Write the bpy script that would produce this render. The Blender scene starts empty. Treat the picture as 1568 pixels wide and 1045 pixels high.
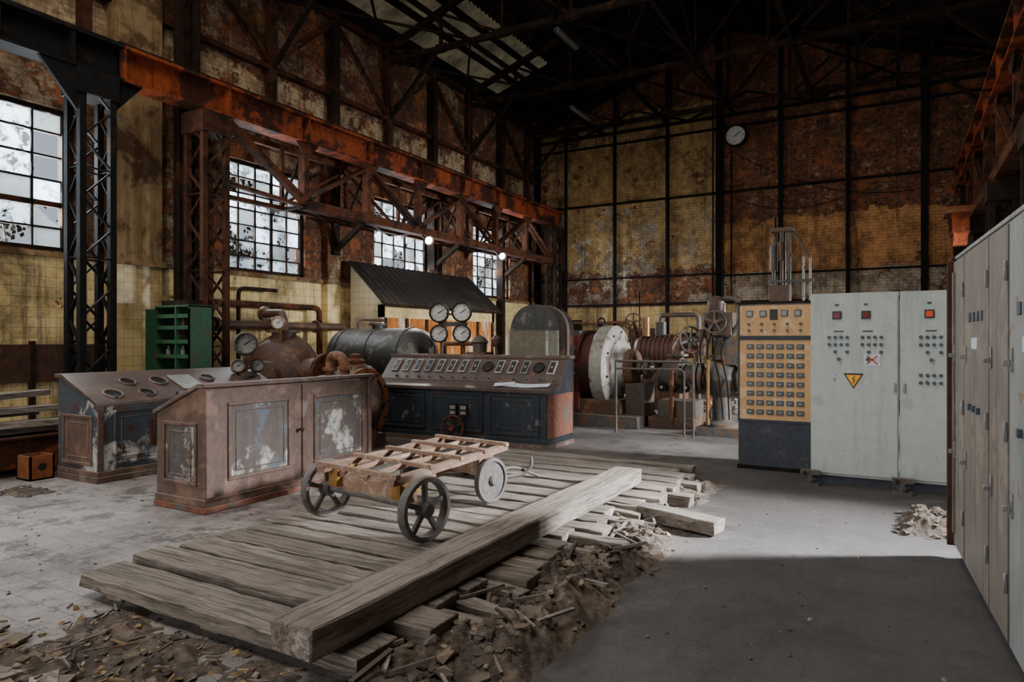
import bpy, bmesh, math, random
from mathutils import Vector, Matrix, noise
random.seed(7)
R=random.random
def U(a,b): return a+(b-a)*random.random()
scene=bpy.context.scene

# ------------------------------------------------------------------ materials
def nn(nt,t,**k):
    n=nt.nodes.new(t)
    for a,v in k.items(): setattr(n,a,v)
    return n
def c4(c): return (c[0],c[1],c[2],1)
def newmat(name):
    m=bpy.data.materials.new(name); m.use_nodes=True
    nt=m.node_tree; b=nt.nodes['Principled BSDF']
    return m,nt,b
def ramp(nt,fac,lo,hi,a=0.0,c=1.0):
    n=nn(nt,'ShaderNodeMapRange'); n.clamp=True
    nt.links.new(fac,n.inputs[0]); n.inputs[1].default_value=lo; n.inputs[2].default_value=hi
    n.inputs[3].default_value=a; n.inputs[4].default_value=c
    return n.outputs[0]
def mix(nt,f,a,b,mode='MIX'):
    n=nn(nt,'ShaderNodeMix',data_type='RGBA',blend_type=mode)
    for i,v in ((0,f),(6,a),(7,b)):
        if isinstance(v,bpy.types.NodeSocket): nt.links.new(v,n.inputs[i])
        else: n.inputs[i].default_value=v if i==0 else c4(v)
    return n.outputs[2]
def mth(nt,op,a,b=0.0,c=0.0):
    n=nn(nt,'ShaderNodeMath',operation=op)
    for i,v in enumerate((a,b,c)):
        if isinstance(v,bpy.types.NodeSocket): nt.links.new(v,n.inputs[i])
        else: n.inputs[i].default_value=v
    return n.outputs[0]
def noi(nt,vec,s,d=6,r=.6,dist=0.0):
    n=nn(nt,'ShaderNodeTexNoise'); n.inputs['Scale'].default_value=s; n.inputs['Detail'].default_value=d
    n.inputs['Roughness'].default_value=r; n.inputs['Distortion'].default_value=dist
    nt.links.new(vec,n.inputs['Vector']); return n.outputs['Fac']
def mapped(nt,vec,scale=(1,1,1),loc=(0,0,0)):
    mp=nn(nt,'ShaderNodeMapping'); nt.links.new(vec,mp.inputs[0]); mp.inputs['Scale'].default_value=scale; mp.inputs['Location'].default_value=loc
    return mp.outputs[0]
MT={}
def mat(name,c1,c2=None,patch=None,amt=.4,s=3,rough=.8,metal=0,dust=.35,bump=.25,dustc=(.235,.205,.175),patch2=None,amt2=.4,stretch=None,island=0,streak=0,grain=None,gs=.45):
    m,nt,b=newmat(name)
    c2=c2 or tuple(x*.55 for x in c1)
    tc=nn(nt,'ShaderNodeTexCoord').outputs['Object']
    v=mapped(nt,tc,stretch) if stretch else tc
    n1=noi(nt,v,s*4,8,.65); n2=noi(nt,v,s,9,.68,.3)
    col=mix(nt,ramp(nt,n1,.35,.68),c1,c2)
    if patch:
        t=.5+(.5-amt)*.45
        col=mix(nt,ramp(nt,n2,t-.015,t+.05),col,patch)
    if patch2:
        n3=noi(nt,mapped(nt,tc,(1,1,1),(4.3,2.1,7.7)),s*1.7+.37,10,.7,.2); t=.5+(.5-amt2)*.45
        col=mix(nt,ramp(nt,n3,t-.01,t+.03),col,patch2)
    if streak:
        n4=noi(nt,mapped(nt,tc,(9,9,.7)),1.0,7,.7); col=mix(nt,mth(nt,'MULTIPLY',ramp(nt,n4,.5,.68),streak),col,tuple(x*.3 for x in c2))
    geo=nn(nt,'ShaderNodeNewGeometry')
    if island:
        k=ramp(nt,geo.outputs['Random Per Island'],0,1,1-island,1+island*.7)
        cb=nn(nt,'ShaderNodeCombineColor')
        for i in range(3): nt.links.new(k,cb.inputs[i])
        col=mix(nt,1.0,col,cb.outputs[0],'MULTIPLY')
    if dust>0:
        sx=nn(nt,'ShaderNodeSeparateXYZ'); nt.links.new(geo.outputs['Normal'],sx.inputs[0])
        dz=ramp(nt,sx.outputs[2],.35,.95); dd=mth(nt,'MULTIPLY',dz,dust)
        dd=mth(nt,'MULTIPLY',dd,ramp(nt,n1,.15,.55))
        col=mix(nt,dd,col,dustc)
    hgt=n1
    if grain:
        g1=noi(nt,mapped(nt,tc,grain),1.0,5,.6,.6); g=ramp(nt,g1,.54,.60)
        col=mix(nt,mth(nt,'MULTIPLY',g,gs),col,tuple(x*.4 for x in c2)); hgt=mth(nt,'SUBTRACT',n1,mth(nt,'MULTIPLY',g,.8))
        col=mix(nt,mth(nt,'MULTIPLY',ramp(nt,noi(nt,tc,1.6,9,.75),.5,.6),.35),col,tuple(x*.6 for x in c2))
    nt.links.new(col,b.inputs['Base Color'])
    b.inputs['Roughness'].default_value=rough; b.inputs['Metallic'].default_value=metal
    if rough>=.7: b.inputs['Specular IOR Level'].default_value=.12
    if bump:
        bp=nn(nt,'ShaderNodeBump'); bp.inputs['Strength'].default_value=bump; bp.inputs['Distance'].default_value=.02
        nt.links.new(hgt,bp.inputs['Height']); nt.links.new(bp.outputs[0],b.inputs['Normal'])
    MT[name]=m; return m
def plain(name,c,rough=.5,metal=0,emit=0):
    m,nt,b=newmat(name)
    tc=nn(nt,'ShaderNodeTexCoord').outputs['Object']
    col=mix(nt,ramp(nt,noi(nt,tc,12,5,.6),.4,.7),c,tuple(x*.7 for x in c))
    nt.links.new(col,b.inputs['Base Color']); b.inputs['Roughness'].default_value=rough; b.inputs['Metallic'].default_value=metal
    if emit: 
        b.inputs['Emission Color'].default_value=c4(c); b.inputs['Emission Strength'].default_value=emit
    MT[name]=m; return m

mat('steel_dark',(.030,.019,.013),(.012,.009,.007),patch=(.080,.032,.014),amt=.36,s=2,rough=.75,dust=.08)
mat('steel_black',(.014,.013,.013),(.007,.007,.007),patch=(.040,.020,.012),amt=.28,s=2,rough=.75,dust=.08)
mat('rust_red',(.31,.070,.023),(.17,.037,.015),patch=(.045,.019,.012),amt=.54,s=1.5,rough=.75,dust=.1,streak=.75)
mat('rust_brown',(.13,.047,.022),(.055,.022,.013),patch=(.030,.017,.012),amt=.46,s=2,rough=.8,dust=.08)
mat('rust_column',(.09,.034,.018),(.035,.017,.011),patch=(.022,.014,.010),amt=.44,s=2,rough=.8,dust=.08)
mat('rust_orange',(.27,.095,.037),(.14,.052,.022),patch=(.12,.08,.055),amt=.38,s=3,rough=.85)
mat('wood_grey',(.29,.255,.222),(.150,.128,.109),patch=(.36,.32,.28),amt=.4,s=1.2,rough=.9,stretch=(1,7,7),bump=.7,island=.38,dustc=(.345,.31,.275),grain=(1.6,42,42))
mat('wood_greyY',(.32,.28,.242),(.165,.14,.118),patch=(.39,.345,.30),amt=.35,s=1.2,rough=.9,stretch=(7,1,7),bump=.7,island=.22,dustc=(.355,.315,.275),grain=(42,1.6,42))
mat('wood_yellow',(.40,.21,.065),(.22,.11,.04),patch=(.16,.11,.08),amt=.45,s=4,rough=.85)
mat('wood_cart',(.32,.205,.142),(.165,.106,.077),patch=(.34,.27,.215),amt=.42,s=3,rough=.85,stretch=(5,1,5),island=.3,dustc=(.36,.29,.23))
mat('iron_wheel',(.14,.13,.124),(.07,.064,.06),patch=(.14,.09,.066),amt=.3,s=5,rough=.65,metal=.2)
mat('desk_rose',(.150,.090,.067),(.080,.053,.043),patch=(.21,.122,.09),amt=.40,s=3,rough=.6,dust=.5,streak=.4)
mat('desk_panel',(.115,.087,.073),(.078,.069,.064),patch=(.46,.44,.40),amt=.38,s=2.2,rough=.65,patch2=(.10,.125,.145),amt2=.36,streak=.4)
mat('desk_blue',(.045,.075,.105),(.065,.055,.050),patch=(.50,.50,.47),amt=.40,s=2.2,rough=.6,patch2=(.07,.037,.024),amt2=.36,streak=.3)
mat('desk_dark',(.020,.030,.042),(.012,.015,.021),patch=(.065,.033,.024),amt=.3,s=2.5,rough=.45,dust=.3,patch2=(.12,.135,.145),amt2=.28,streak=.5)
mat('console_face',(.080,.045,.034),(.042,.029,.025),patch=(.118,.07,.055),amt=.4,s=3,rough=.5,dust=.15)
mat('desk_skirt',(.24,.105,.07),(.12,.06,.043),patch=(.12,.11,.10),amt=.4,s=3)
mat('desk_top',(.13,.078,.058),(.075,.048,.038),patch=(.18,.145,.12),amt=.4,s=3,rough=.65,dust=.3)
mat('white_panel',(.45,.51,.50),(.395,.445,.435),patch=(.36,.385,.355),amt=.3,s=2,rough=.45,dust=.5,bump=.04,patch2=(.22,.19,.145),amt2=.17,streak=.32)
mat('grey_panel',(.180,.155,.132),(.14,.121,.104),patch=(.235,.20,.165),amt=.45,s=2,rough=.55,dust=.4,bump=.06,patch2=(.15,.066,.03),amt2=.20,streak=.6)
mat('bluegrey_panel',(.27,.295,.285),(.215,.23,.23),patch=(.31,.29,.245),amt=.3,s=2,rough=.55,bump=.06,patch2=(.25,.09,.03),amt2=.25,streak=.5)
mat('cream_panel',(.60,.36,.16),(.50,.29,.125),patch=(.64,.45,.26),amt=.4,s=4,rough=.55,bump=.05,patch2=(.15,.075,.035),amt2=.22,streak=.2)
mat('cab_blue',(.035,.043,.06),(.02,.025,.036),patch=(.10,.09,.08),amt=.25,s=4,rough=.6)
mat('green_paint',(.030,.12,.055),(.020,.075,.036),patch=(.10,.05,.03),amt=.35,s=5,rough=.6)
mat('tank_paint',(.034,.034,.028),(.018,.018,.016),patch=(.12,.115,.09),amt=.40,s=4,rough=.5,dust=.3,dustc=(.17,.16,.13),streak=.6)
mat('machine_brown',(.10,.050,.030),(.045,.025,.018),patch=(.165,.083,.043),amt=.4,s=4,rough=.5,dust=.3)
mat('machine_grey',(.095,.089,.082),(.048,.045,.041),patch=(.135,.075,.042),amt=.42,s=4,rough=.5,metal=.1,dust=.3)
mat('machine_red',(.14,.028,.020),(.075,.017,.013),patch=(.07,.037,.027),amt=.44,s=4,rough=.5,dust=.3)
mat('machine_white',(.40,.39,.36),(.28,.26,.235),patch=(.14,.095,.07),amt=.38,s=4,rough=.5,streak=.5)
mat('pipe_rust',(.19,.082,.042),(.10,.043,.026),patch=(.24,.132,.082),amt=.4,s=5,rough=.7)
mat('plaster_tan',(.37,.26,.135),(.25,.165,.08),patch=(.12,.07,.04),amt=.47,s=1.1,rough=.95,dust=0,patch2=(.25,.22,.165),amt2=.30,streak=.7)
mat('rubble',(.14,.118,.098),(.078,.064,.054),patch=(.25,.21,.17),amt=.3,s=6,rough=1,dust=.2,bump=.6,island=.5)
mat('dirt',(.115,.096,.08),(.052,.043,.036),patch=(.18,.145,.115),amt=.42,s=4,rough=1,dust=.1,bump=1.0)
mat('brick_shard',(.27,.215,.16),(.18,.14,.10),patch=(.34,.285,.23),amt=.4,s=6,rough=.95,island=.4)
mat('straw',(.30,.22,.12),(.2,.14,.075),rough=.95,dust=0,s=6,island=.4)
mat('rust_front',(.66,.24,.055),(.32,.11,.03),patch=(.62,.56,.42),amt=.42,s=2.2,rough=.9,dust=.3,stretch=(1.5,1.5,.35),streak=.5)
mat('dark_sheet',(.024,.019,.016),(.013,.010,.009),patch=(.045,.029,.02),amt=.35,s=2,rough=.9,dust=.12,dustc=(.08,.07,.06))
mat('brown_sheet',(.08,.041,.028),(.045,.026,.019),patch=(.10,.066,.048),amt=.35,s=2)
mat('purlin',(.024,.017,.013),(.012,.010,.008),rough=.9,dust=0)
mat('leaf',(.030,.036,.022),(.016,.02,.012),rough=.8,dust=0,bump=0,island=.4)
plain('black',(.012,.012,.012),.5); plain('white_dial',(.60,.60,.56),.4); plain('brass',(.34,.20,.08),.45,.6)
plain('glass_lamp_red',(.80,.10,.012),.3); plain('glass_lamp_dark',(.20,.03,.025),.2)
plain('yellow_sign',(1,.47,.005),.5); plain('red_sign',(.7,.07,.05),.5); plain('paper',(.64,.71,.82),.8)
plain('chrome',(.34,.34,.34),.35,.7); plain('lamp_shade',(.12,.12,.11),.6); plain('bulb_on',(1,.97,.92),.3,0,50)
plain('bakelite',(.05,.075,.095),.4); plain('dial_grey',(.24,.25,.24),.35); plain('paint_white_trim',(.40,.36,.30),.6)
plain('glass_pane',(.15,.14,.11),.08)

def tiles(name,ax,c1,c2,grout,w=.15,h=.15,offs=0.0,dark=.8):
    m,nt,b=newmat(name)
    tc=nn(nt,'ShaderNodeTexCoord').outputs['Object']; s=nn(nt,'ShaderNodeSeparateXYZ'); nt.links.new(tc,s.inputs[0])
    cv=nn(nt,'ShaderNodeCombineXYZ'); nt.links.new(s.outputs[ax[0]],cv.inputs[0]); nt.links.new(s.outputs[ax[1]],cv.inputs[1])
    br=nn(nt,'ShaderNodeTexBrick'); nt.links.new(cv.outputs[0],br.inputs['Vector']); br.offset=offs
    br.inputs['Scale'].default_value=1; br.inputs['Brick Width'].default_value=w; br.inputs['Row Height'].default_value=h
    br.inputs['Mortar Size'].default_value=.004; br.inputs['Color1'].default_value=c4(c1); br.inputs['Color2'].default_value=c4(c2); br.inputs['Mortar'].default_value=c4(grout)
    g=noi(nt,tc,.9,9,.7); col=mix(nt,mth(nt,'MULTIPLY',ramp(nt,g,.47,.64),dark),br.outputs[0],(.13,.075,.035))
    nt.links.new(col,b.inputs['Base Color']); b.inputs['Roughness'].default_value=.4
    MT[name]=m; return m
tiles('tile_ivory',(1,2),(.80,.60,.26),(.84,.68,.36),(.46,.34,.16))
tiles('tile_ivory_x',(0,2),(.70,.62,.41),(.62,.57,.41),(.34,.29,.19))

def wallmat(name,u,layers,bc1=(.23,.068,.028),bc2=(.105,.037,.019),mort=(.14,.095,.06),soot=.5,dirtmax=.70):
    m,nt,b=newmat(name)
    tc=nn(nt,'ShaderNodeTexCoord').outputs['Object']; s=nn(nt,'ShaderNodeSeparateXYZ'); nt.links.new(tc,s.inputs[0])
    cv=nn(nt,'ShaderNodeCombineXYZ'); nt.links.new(s.outputs[u],cv.inputs[0]); nt.links.new(s.outputs[2],cv.inputs[1])
    def brick(c1,c2,mo,w,h,off,ms):
        br=nn(nt,'ShaderNodeTexBrick'); nt.links.new(cv.outputs[0],br.inputs['Vector']); br.offset=off
        br.inputs['Scale'].default_value=1; br.inputs['Brick Width'].default_value=w; br.inputs['Row Height'].default_value=h
        br.inputs['Mortar Size'].default_value=ms; br.inputs['Color1'].default_value=c4(c1); br.inputs['Color2'].default_value=c4(c2); br.inputs['Mortar'].default_value=c4(mo)
        return br
    br=brick(bc1,bc2,mort,.24,.085,.5,.012)
    fine=noi(nt,tc,9,8,.75); mid=noi(nt,tc,3.7,9,.75,.2)
    col=mix(nt,ramp(nt,fine,.44,.64),br.outputs[0],(.035,.02,.014))
    col=mix(nt,mth(nt,'MULTIPLY',ramp(nt,noi(nt,tc,1.9,9,.75),.53,.58),.7),col,(.34,.115,.036))
    col=mix(nt,mth(nt,'MULTIPLY',ramp(nt,noi(nt,mapped(nt,tc,(1,1,1),(3,9,4)),3.2,10,.78),.575,.61),.85),col,(.40,.29,.17))
    bh=br.outputs['Fac']
    for k,(u0,u1,z0,z1,amt,ca,cb,tile) in enumerate(layers):
        wn=noi(nt,tc,2.3,7,.75); wob=mth(nt,'MULTIPLY',mth(nt,'SUBTRACT',wn,.5),1.1 if not tile else .03)
        zu=mth(nt,'COMPARE',mth(nt,'ADD',s.outputs[u],wob),(u0+u1)/2,(u1-u0)/2)
        zz=mth(nt,'COMPARE',mth(nt,'ADD',s.outputs[2],wob),(z0+z1)/2,(z1-z0)/2)
        pn=noi(nt,mapped(nt,tc,(1,1,1),(k*7.3,k*3.1,k*5.7)),.9,12,.75,.5); pn=mth(nt,'ADD',mth(nt,'MULTIPLY',pn,.6),mth(nt,'MULTIPLY',mid,.4))
        t=.5+(.5-amt)*.32
        f=mth(nt,'MULTIPLY',mth(nt,'MULTIPLY',zu,zz),ramp(nt,pn,t-.006,t+.01))
        if tile:
            tb=brick(ca,cb,tuple(x*.6 for x in ca),.15,.15,0,.005); lc=tb.outputs[0]
        else:
            lc=mix(nt,ramp(nt,noi(nt,tc,3.5,10,.78),.43,.58),ca,cb)
            lc=mix(nt,mth(nt,'MULTIPLY',ramp(nt,noi(nt,mapped(nt,tc,(1,1,1),(1,k,2)),1.4,11,.78),.53,.58),.6),lc,tuple(x*.35 for x in cb))
            lc=mix(nt,mth(nt,'MULTIPLY',br.outputs['Fac'],.30),lc,(.07,.05,.03))
        col=mix(nt,f,col,lc)
    grime=ramp(nt,noi(nt,tc,.55,11,.76,.3),.48,.61)
    col=mix(nt,mth(nt,'MULTIPLY',grime,dirtmax),col,(.032,.021,.014))
    st=noi(nt,mapped(nt,tc,(5,5,.35)),1.0,8,.74)
    col=mix(nt,mth(nt,'MULTIPLY',ramp(nt,st,.53,.63),.6),col,(.036,.023,.016))
    col=mix(nt,mth(nt,'MULTIPLY',ramp(nt,s.outputs[2],6.5,11),soot),col,(.03,.02,.015))
    nt.links.new(col,b.inputs['Base Color']); b.inputs['Roughness'].default_value=.88; b.inputs['Specular IOR Level'].default_value=.2
    bp=nn(nt,'ShaderNodeBump'); bp.inputs['Strength'].default_value=.6; bp.inputs['Distance'].default_value=.02
    nt.links.new(mth(nt,'ADD',fine,mth(nt,'SUBTRACT',1.0,bh)),bp.inputs['Height']); nt.links.new(bp.outputs[0],b.inputs['Normal'])
    MT[name]=m; return m
wallmat('brick_left',1,[(-6,22,2.85,9,.40,(.34,.26,.17),(.20,.14,.09),False),(-6,22,6.1,6.9,.62,(.56,.43,.26),(.32,.21,.11),False),
   (-6,22,-1,2.85,.82,(.80,.60,.26),(.84,.68,.36),True)],soot=.1)
wallmat('brick_back',0,[(-12,-4.75,3.9,8.9,.68,(.54,.36,.15),(.33,.215,.095),False),(-12,-4.75,2.5,6.0,.44,(.40,.34,.26),(.24,.185,.13),False),
   (-9.9,-6.5,3.3,5.0,.42,(.68,.61,.50),(.48,.40,.30),False),
   (-4.7,1.2,3.5,5.2,.76,(.70,.35,.13),(.43,.21,.085),False),(-4.7,2.4,2.7,3.6,.66,(.58,.50,.39),(.38,.28,.18),False),
   (-12,2.4,-1,2.7,.78,(.66,.48,.21),(.56,.41,.20),True)],soot=.40,dirtmax=.60,bc1=(.29,.088,.038),bc2=(.135,.050,.027),mort=(.17,.12,.08))
wallmat('brick_plain',1,[(-6,22,0,9,.35,(.20,.13,.07),(.11,.07,.045),False)])

def floormat():
    m,nt,b=newmat('floor_paving')
    tc=nn(nt,'ShaderNodeTexCoord').outputs['Object']; s=nn(nt,'ShaderNodeSeparateXYZ'); nt.links.new(tc,s.inputs[0])
    br=nn(nt,'ShaderNodeTexBrick'); nt.links.new(tc,br.inputs['Vector']); br.offset=.0
    br.inputs['Scale'].default_value=1; br.inputs['Brick Width'].default_value=.2; br.inputs['Row Height'].default_value=.2
    br.inputs['Mortar Size'].default_value=.004; br.inputs['Color1'].default_value=(.34,.312,.30,1); br.inputs['Color2'].default_value=(.285,.262,.25,1); br.inputs['Mortar'].default_value=(.14,.128,.122,1)
    n1=noi(nt,tc,.8,10,.74,.3); n2=noi(nt,tc,5,10,.8); n3=noi(nt,tc,26,6,.7)
    col=mix(nt,mth(nt,'MULTIPLY',ramp(nt,n1,.46,.60),.75),br.outputs[0],(.13,.113,.103))
    col=mix(nt,mth(nt,'MULTIPLY',ramp(nt,n2,.5,.58),.55),col,(.34,.31,.295))
    col=mix(nt,mth(nt,'MULTIPLY',ramp(nt,noi(nt,mapped(nt,tc,(1,1,1),(5,5,5)),2.1,11,.8),.52,.57),.85),col,(.08,.069,.061))
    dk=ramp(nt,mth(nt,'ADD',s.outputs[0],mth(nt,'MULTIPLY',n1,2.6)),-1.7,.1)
    col=mix(nt,mth(nt,'MULTIPLY',dk,.88),col,(.048,.046,.047))  # soot plus painted shade: floor colour darkens toward the right
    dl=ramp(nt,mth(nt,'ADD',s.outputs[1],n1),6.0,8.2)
    col=mix(nt,mth(nt,'MULTIPLY',dl,.62),col,(.055,.05,.046))  # far floor painted darker, standing in for less light there
    col=mix(nt,mth(nt,'MULTIPLY',ramp(nt,noi(nt,mapped(nt,tc,(1,1,1),(9,2,1)),7,10,.8),.56,.62),.30),col,(.17,.15,.14))
    col=mix(nt,ramp(nt,n3,.59,.67),col,(.05,.043,.04))
    nt.links.new(col,b.inputs['Base Color']); b.inputs['Roughness'].default_value=.6
    bp=nn(nt,'ShaderNodeBump'); bp.inputs['Strength'].default_value=.5; bp.inputs['Distance'].default_value=.02
    nt.links.new(mth(nt,'ADD',n2,n3),bp.inputs['Height']); nt.links.new(bp.outputs[0],b.inputs['Normal'])
    MT['floor']=m
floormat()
def glassmat(name,lo,hi,tint,clear=(.9,.95,1)):
    m,nt,b=newmat(name); nt.nodes.remove(b); out=nt.nodes['Material Output']
    tc=nn(nt,'ShaderNodeTexCoord').outputs['Object']; n=noi(nt,tc,5,8,.7,.4)
    tr=nn(nt,'ShaderNodeBsdfTransparent'); tr.inputs[0].default_value=c4(clear)
    tl=nn(nt,'ShaderNodeBsdfTranslucent'); tl.inputs[0].default_value=c4(tint)
    mx=nn(nt,'ShaderNodeMixShader'); nt.links.new(ramp(nt,n,lo,hi),mx.inputs[0]); nt.links.new(tr.outputs[0],mx.inputs[1]); nt.links.new(tl.outputs[0],mx.inputs[2])
    nt.links.new(mx.outputs[0],out.inputs[0]); MT[name]=m
glassmat('glass_dirty',.42,.52,(.10,.12,.13)); glassmat('glass_frost',.32,.50,(.14,.18,.23)); glassmat('glass_dark',.3,.45,(.03,.035,.035))
m,nt,b=newmat('roof_translucent'); out=nt.nodes['Material Output']
tc=nn(nt,'ShaderNodeTexCoord').outputs['Object']
tcol=mix(nt,ramp(nt,noi(nt,tc,1.5,8,.7),.4,.62),(.30,.235,.13),(.11,.085,.05))
tl=nn(nt,'ShaderNodeBsdfTranslucent'); nt.links.new(tcol,tl.inputs[0]); nt.links.new(tcol,b.inputs['Base Color'])
mx=nn(nt,'ShaderNodeMixShader'); mx.inputs[0].default_value=.5; nt.links.new(b.outputs[0],mx.inputs[1]); nt.links.new(tl.outputs[0],mx.inputs[2]); nt.links.new(mx.outputs[0],out.inputs[0]); MT['roof_translucent']=m

# ------------------------------------------------------------------ builder
class B:
    def __init__(s,name): s.name=name; s.bm=bmesh.new(); s.mats=[]
    def mi(s,m):
        if m not in s.mats: s.mats.append(m)
        return s.mats.index(m)
    def face(s,vs,m):
        try: f=s.bm.faces.new(vs); f.material_index=s.mi(m); return f
        except ValueError: return None
    def quad(s,pts,m): return s.face([s.bm.verts.new(p) for p in pts],m)
    def box(s,x0,y0,z0,x1,y1,z1,m,M=None):
        x0,x1=min(x0,x1),max(x0,x1); y0,y1=min(y0,y1),max(y0,y1); z0,z1=min(z0,z1),max(z0,z1)
        P=[Vector(p) for p in ((x0,y0,z0),(x1,y0,z0),(x1,y1,z0),(x0,y1,z0),(x0,y0,z1),(x1,y0,z1),(x1,y1,z1),(x0,y1,z1))]
        if M: P=[M@p for p in P]
        v=[s.bm.verts.new(p) for p in P]
        for q in ((3,2,1,0),(4,5,6,7),(0,1,5,4),(1,2,6,5),(2,3,7,6),(3,0,4,7)): s.face([v[i] for i in q],m)
    def prism(s,pts,ax,a0,a1,m):
        def mk(p,a):
            return (a,p[0],p[1]) if ax=='x' else ((p[0],a,p[1]) if ax=='y' else (p[0],p[1],a))
        A=[s.bm.verts.new(mk(p,a0)) for p in pts]; C=[s.bm.verts.new(mk(p,a1)) for p in pts]
        s.face(A,m); s.face(C[::-1],m); n=len(pts)
        for i in range(n): s.face([A[i],C[i],C[(i+1)%n],A[(i+1)%n]],m)
    def lathe(s,c,ax,prof,m,seg=24,closed=False,a0=0,a1=2*math.pi):
        c=Vector(c); q=Vector(ax).normalized().to_track_quat('Z','Y')
        full=abs(a1-a0-2*math.pi)<1e-4; ns=seg if full else seg+1
        rings=[]
        for r,h in prof:
            r=max(r,.0004)
            rings.append([s.bm.verts.new(c+q@Vector((r*math.cos(a0+(a1-a0)*i/seg),r*math.sin(a0+(a1-a0)*i/seg),h))) for i in range(ns)])
        pr=list(zip(rings,rings[1:]))
        if closed: pr.append((rings[-1],rings[0]))
        for A,C in pr:
            for i in range(seg):
                j=(i+1)%ns
                s.face([A[i],A[j],C[j],C[i]],m)
    def cyl(s,p0,p1,r,m,r2=None,seg=14):
        p0=Vector(p0);p1=Vector(p1);L=(p1-p0).length; r2=r if r2 is None else r2
        s.lathe(p0,p1-p0,[(0,0),(r,0),(r2,L),(0,L)],m,seg)
    def ring(s,c,ax,ro,ri,w,m,seg=28):
        s.lathe(c,ax,[(ri,-w/2),(ro,-w/2),(ro,w/2),(ri,w/2)],m,seg,True)
    def torus(s,c,ax,r,t,m,seg=24):
        s.lathe(c,ax,[(r+t*math.cos(a*math.pi/4),t*math.sin(a*math.pi/4)) for a in range(8)],m,seg,True)
    def bar(s,p0,p1,w,h,m,n=1,jit=0.0,up=(0,0,1)):
        p0=Vector(p0);p1=Vector(p1);d=(p1-p0); L=d.length
        if L<1e-5: return
        d.normalize(); upv=Vector(up)
        if abs(d.dot(upv))>.98: upv=Vector((0,1,0))
        sd=d.cross(upv).normalized(); upv=sd.cross(d).normalized()
        secs=[]
        for i in range(n+1):
            c=p0+d*(L*i/n); sec=[]
            for a,b_ in ((-1,-1),(1,-1),(1,1),(-1,1)):
                o=sd*(a*w/2+U(-jit,jit))+upv*(b_*h/2+U(-jit,jit)*.6)+d*(U(-jit,jit)*(1.5 if i in(0,n) else 0))
                sec.append(s.bm.verts.new(c+o))
            secs.append(sec)
        s.face(secs[0][::-1],m); s.face(secs[-1],m)
        for A,C in zip(secs,secs[1:]):
            for i in range(4): s.face([A[i],A[(i+1)%4],C[(i+1)%4],C[i]],m)
    def tube(s,pts,r,m,seg=12,bend=.0):
        P=[Vector(p) for p in pts]
        if bend>0:
            Q=[P[0]]
            for i in range(1,len(P)-1):
                a=(P[i-1]-P[i]); c=(P[i+1]-P[i]); k=min(bend,a.length*.45,c.length*.45)
                A=P[i]+a.normalized()*k; C=P[i]+c.normalized()*k
                for t in range(6):
                    t/=5; Q.append(A*(1-t)**2+P[i]*2*t*(1-t)+C*t*t)
            Q.append(P[-1]); P=Q
        rings=[];prev=None
        for i,p in enumerate(P):
            d=((P[min(i+1,len(P)-1)]-P[max(i-1,0)])).normalized()
            if prev is None:
                sd=d.cross(Vector((0,0,1)));
                if sd.length<.05: sd=d.cross(Vector((0,1,0)))
            else: sd=prev-d*prev.dot(d)
            sd.normalize(); prev=sd; up=sd.cross(d)
            rings.append([s.bm.verts.new(p+(sd*math.cos(a*2*math.pi/seg)+up*math.sin(a*2*math.pi/seg))*r) for a in range(seg)])
        s.face(rings[0][::-1],m); s.face(rings[-1],m)
        for A,C in zip(rings,rings[1:]):
            for i in range(seg): s.face([A[i],A[(i+1)%seg],C[(i+1)%seg],C[i]],m)
    def rock(s,c,r,m,flat=.6):
        M=Matrix.Translation(c)@Matrix.Rotation(U(0,6.28),4,'Z')@Matrix.Rotation(U(-.6,.6),4,'X')@Matrix.Diagonal((r*U(.7,1.3),r*U(.55,1),r*U(.4,1)*flat,1))
        g=bmesh.ops.create_icosphere(s.bm,subdivisions=1,radius=1,matrix=M)
        i=s.mi(m)
        for v in g['verts']:
            v.co+=Vector((U(-1,1),U(-1,1),U(-1,1)))*r*.18
            for f in v.link_faces: f.material_index=i
    def wheel(s,c,ax,r,w,m,spokes=6,hub=.18,rimt=.12,hm=None):
        c=Vector(c);ax=Vector(ax).normalized()
        s.lathe(c,ax,[(r*(1-rimt),-w/2),(r*.97,-w/2),(r,-w*.3),(r,w*.3),(r*.97,w/2),(r*(1-rimt),w/2)],m,32,True)
        s.lathe(c,ax,[(0,-w*.8),(r*hub*.7,-w*.8),(r*hub,-w*.5),(r*hub,w*.5),(r*hub*.7,w*.8),(0,w*.8)],hm or m,18)
        q=ax.to_track_quat('Z','Y')
        for i in range(spokes):
            a=i*2*math.pi/spokes+.3; d=q@Vector((math.cos(a),math.sin(a),0))
            s.bar(c+d*r*hub*.6,c+d*r*(1-rimt*.6),r*.15,w*.45,m,up=ax)
    def done(s,bevel=0,origin=True,smooth=True):
        bmesh.ops.recalc_face_normals(s.bm,faces=s.bm.faces)
        me=bpy.data.meshes.new(s.name); 
        o=Vector((0,0,0))
        if origin and s.bm.verts:
            xs=[v.co for v in s.bm.verts]
            o=Vector(((min(v.x for v in xs)+max(v.x for v in xs))/2,(min(v.y for v in xs)+max(v.y for v in xs))/2,min(v.z for v in xs)))
            bmesh.ops.translate(s.bm,verts=s.bm.verts,vec=-o)
        for f in s.bm.faces: f.smooth=smooth
        s.bm.to_mesh(me); s.bm.free()
        if smooth: me.set_sharp_from_angle(angle=math.radians(32))
        for m in s.mats: me.materials.append(MT[m])
        ob=bpy.data.objects.new(s.name,me); ob.location=o; scene.collection.objects.link(ob)
        if bevel:
            md=ob.modifiers.new('bev','BEVEL'); md.width=bevel; md.segments=1; md.limit_method='ANGLE'; md.angle_limit=math.radians(50)
        return ob
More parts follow.
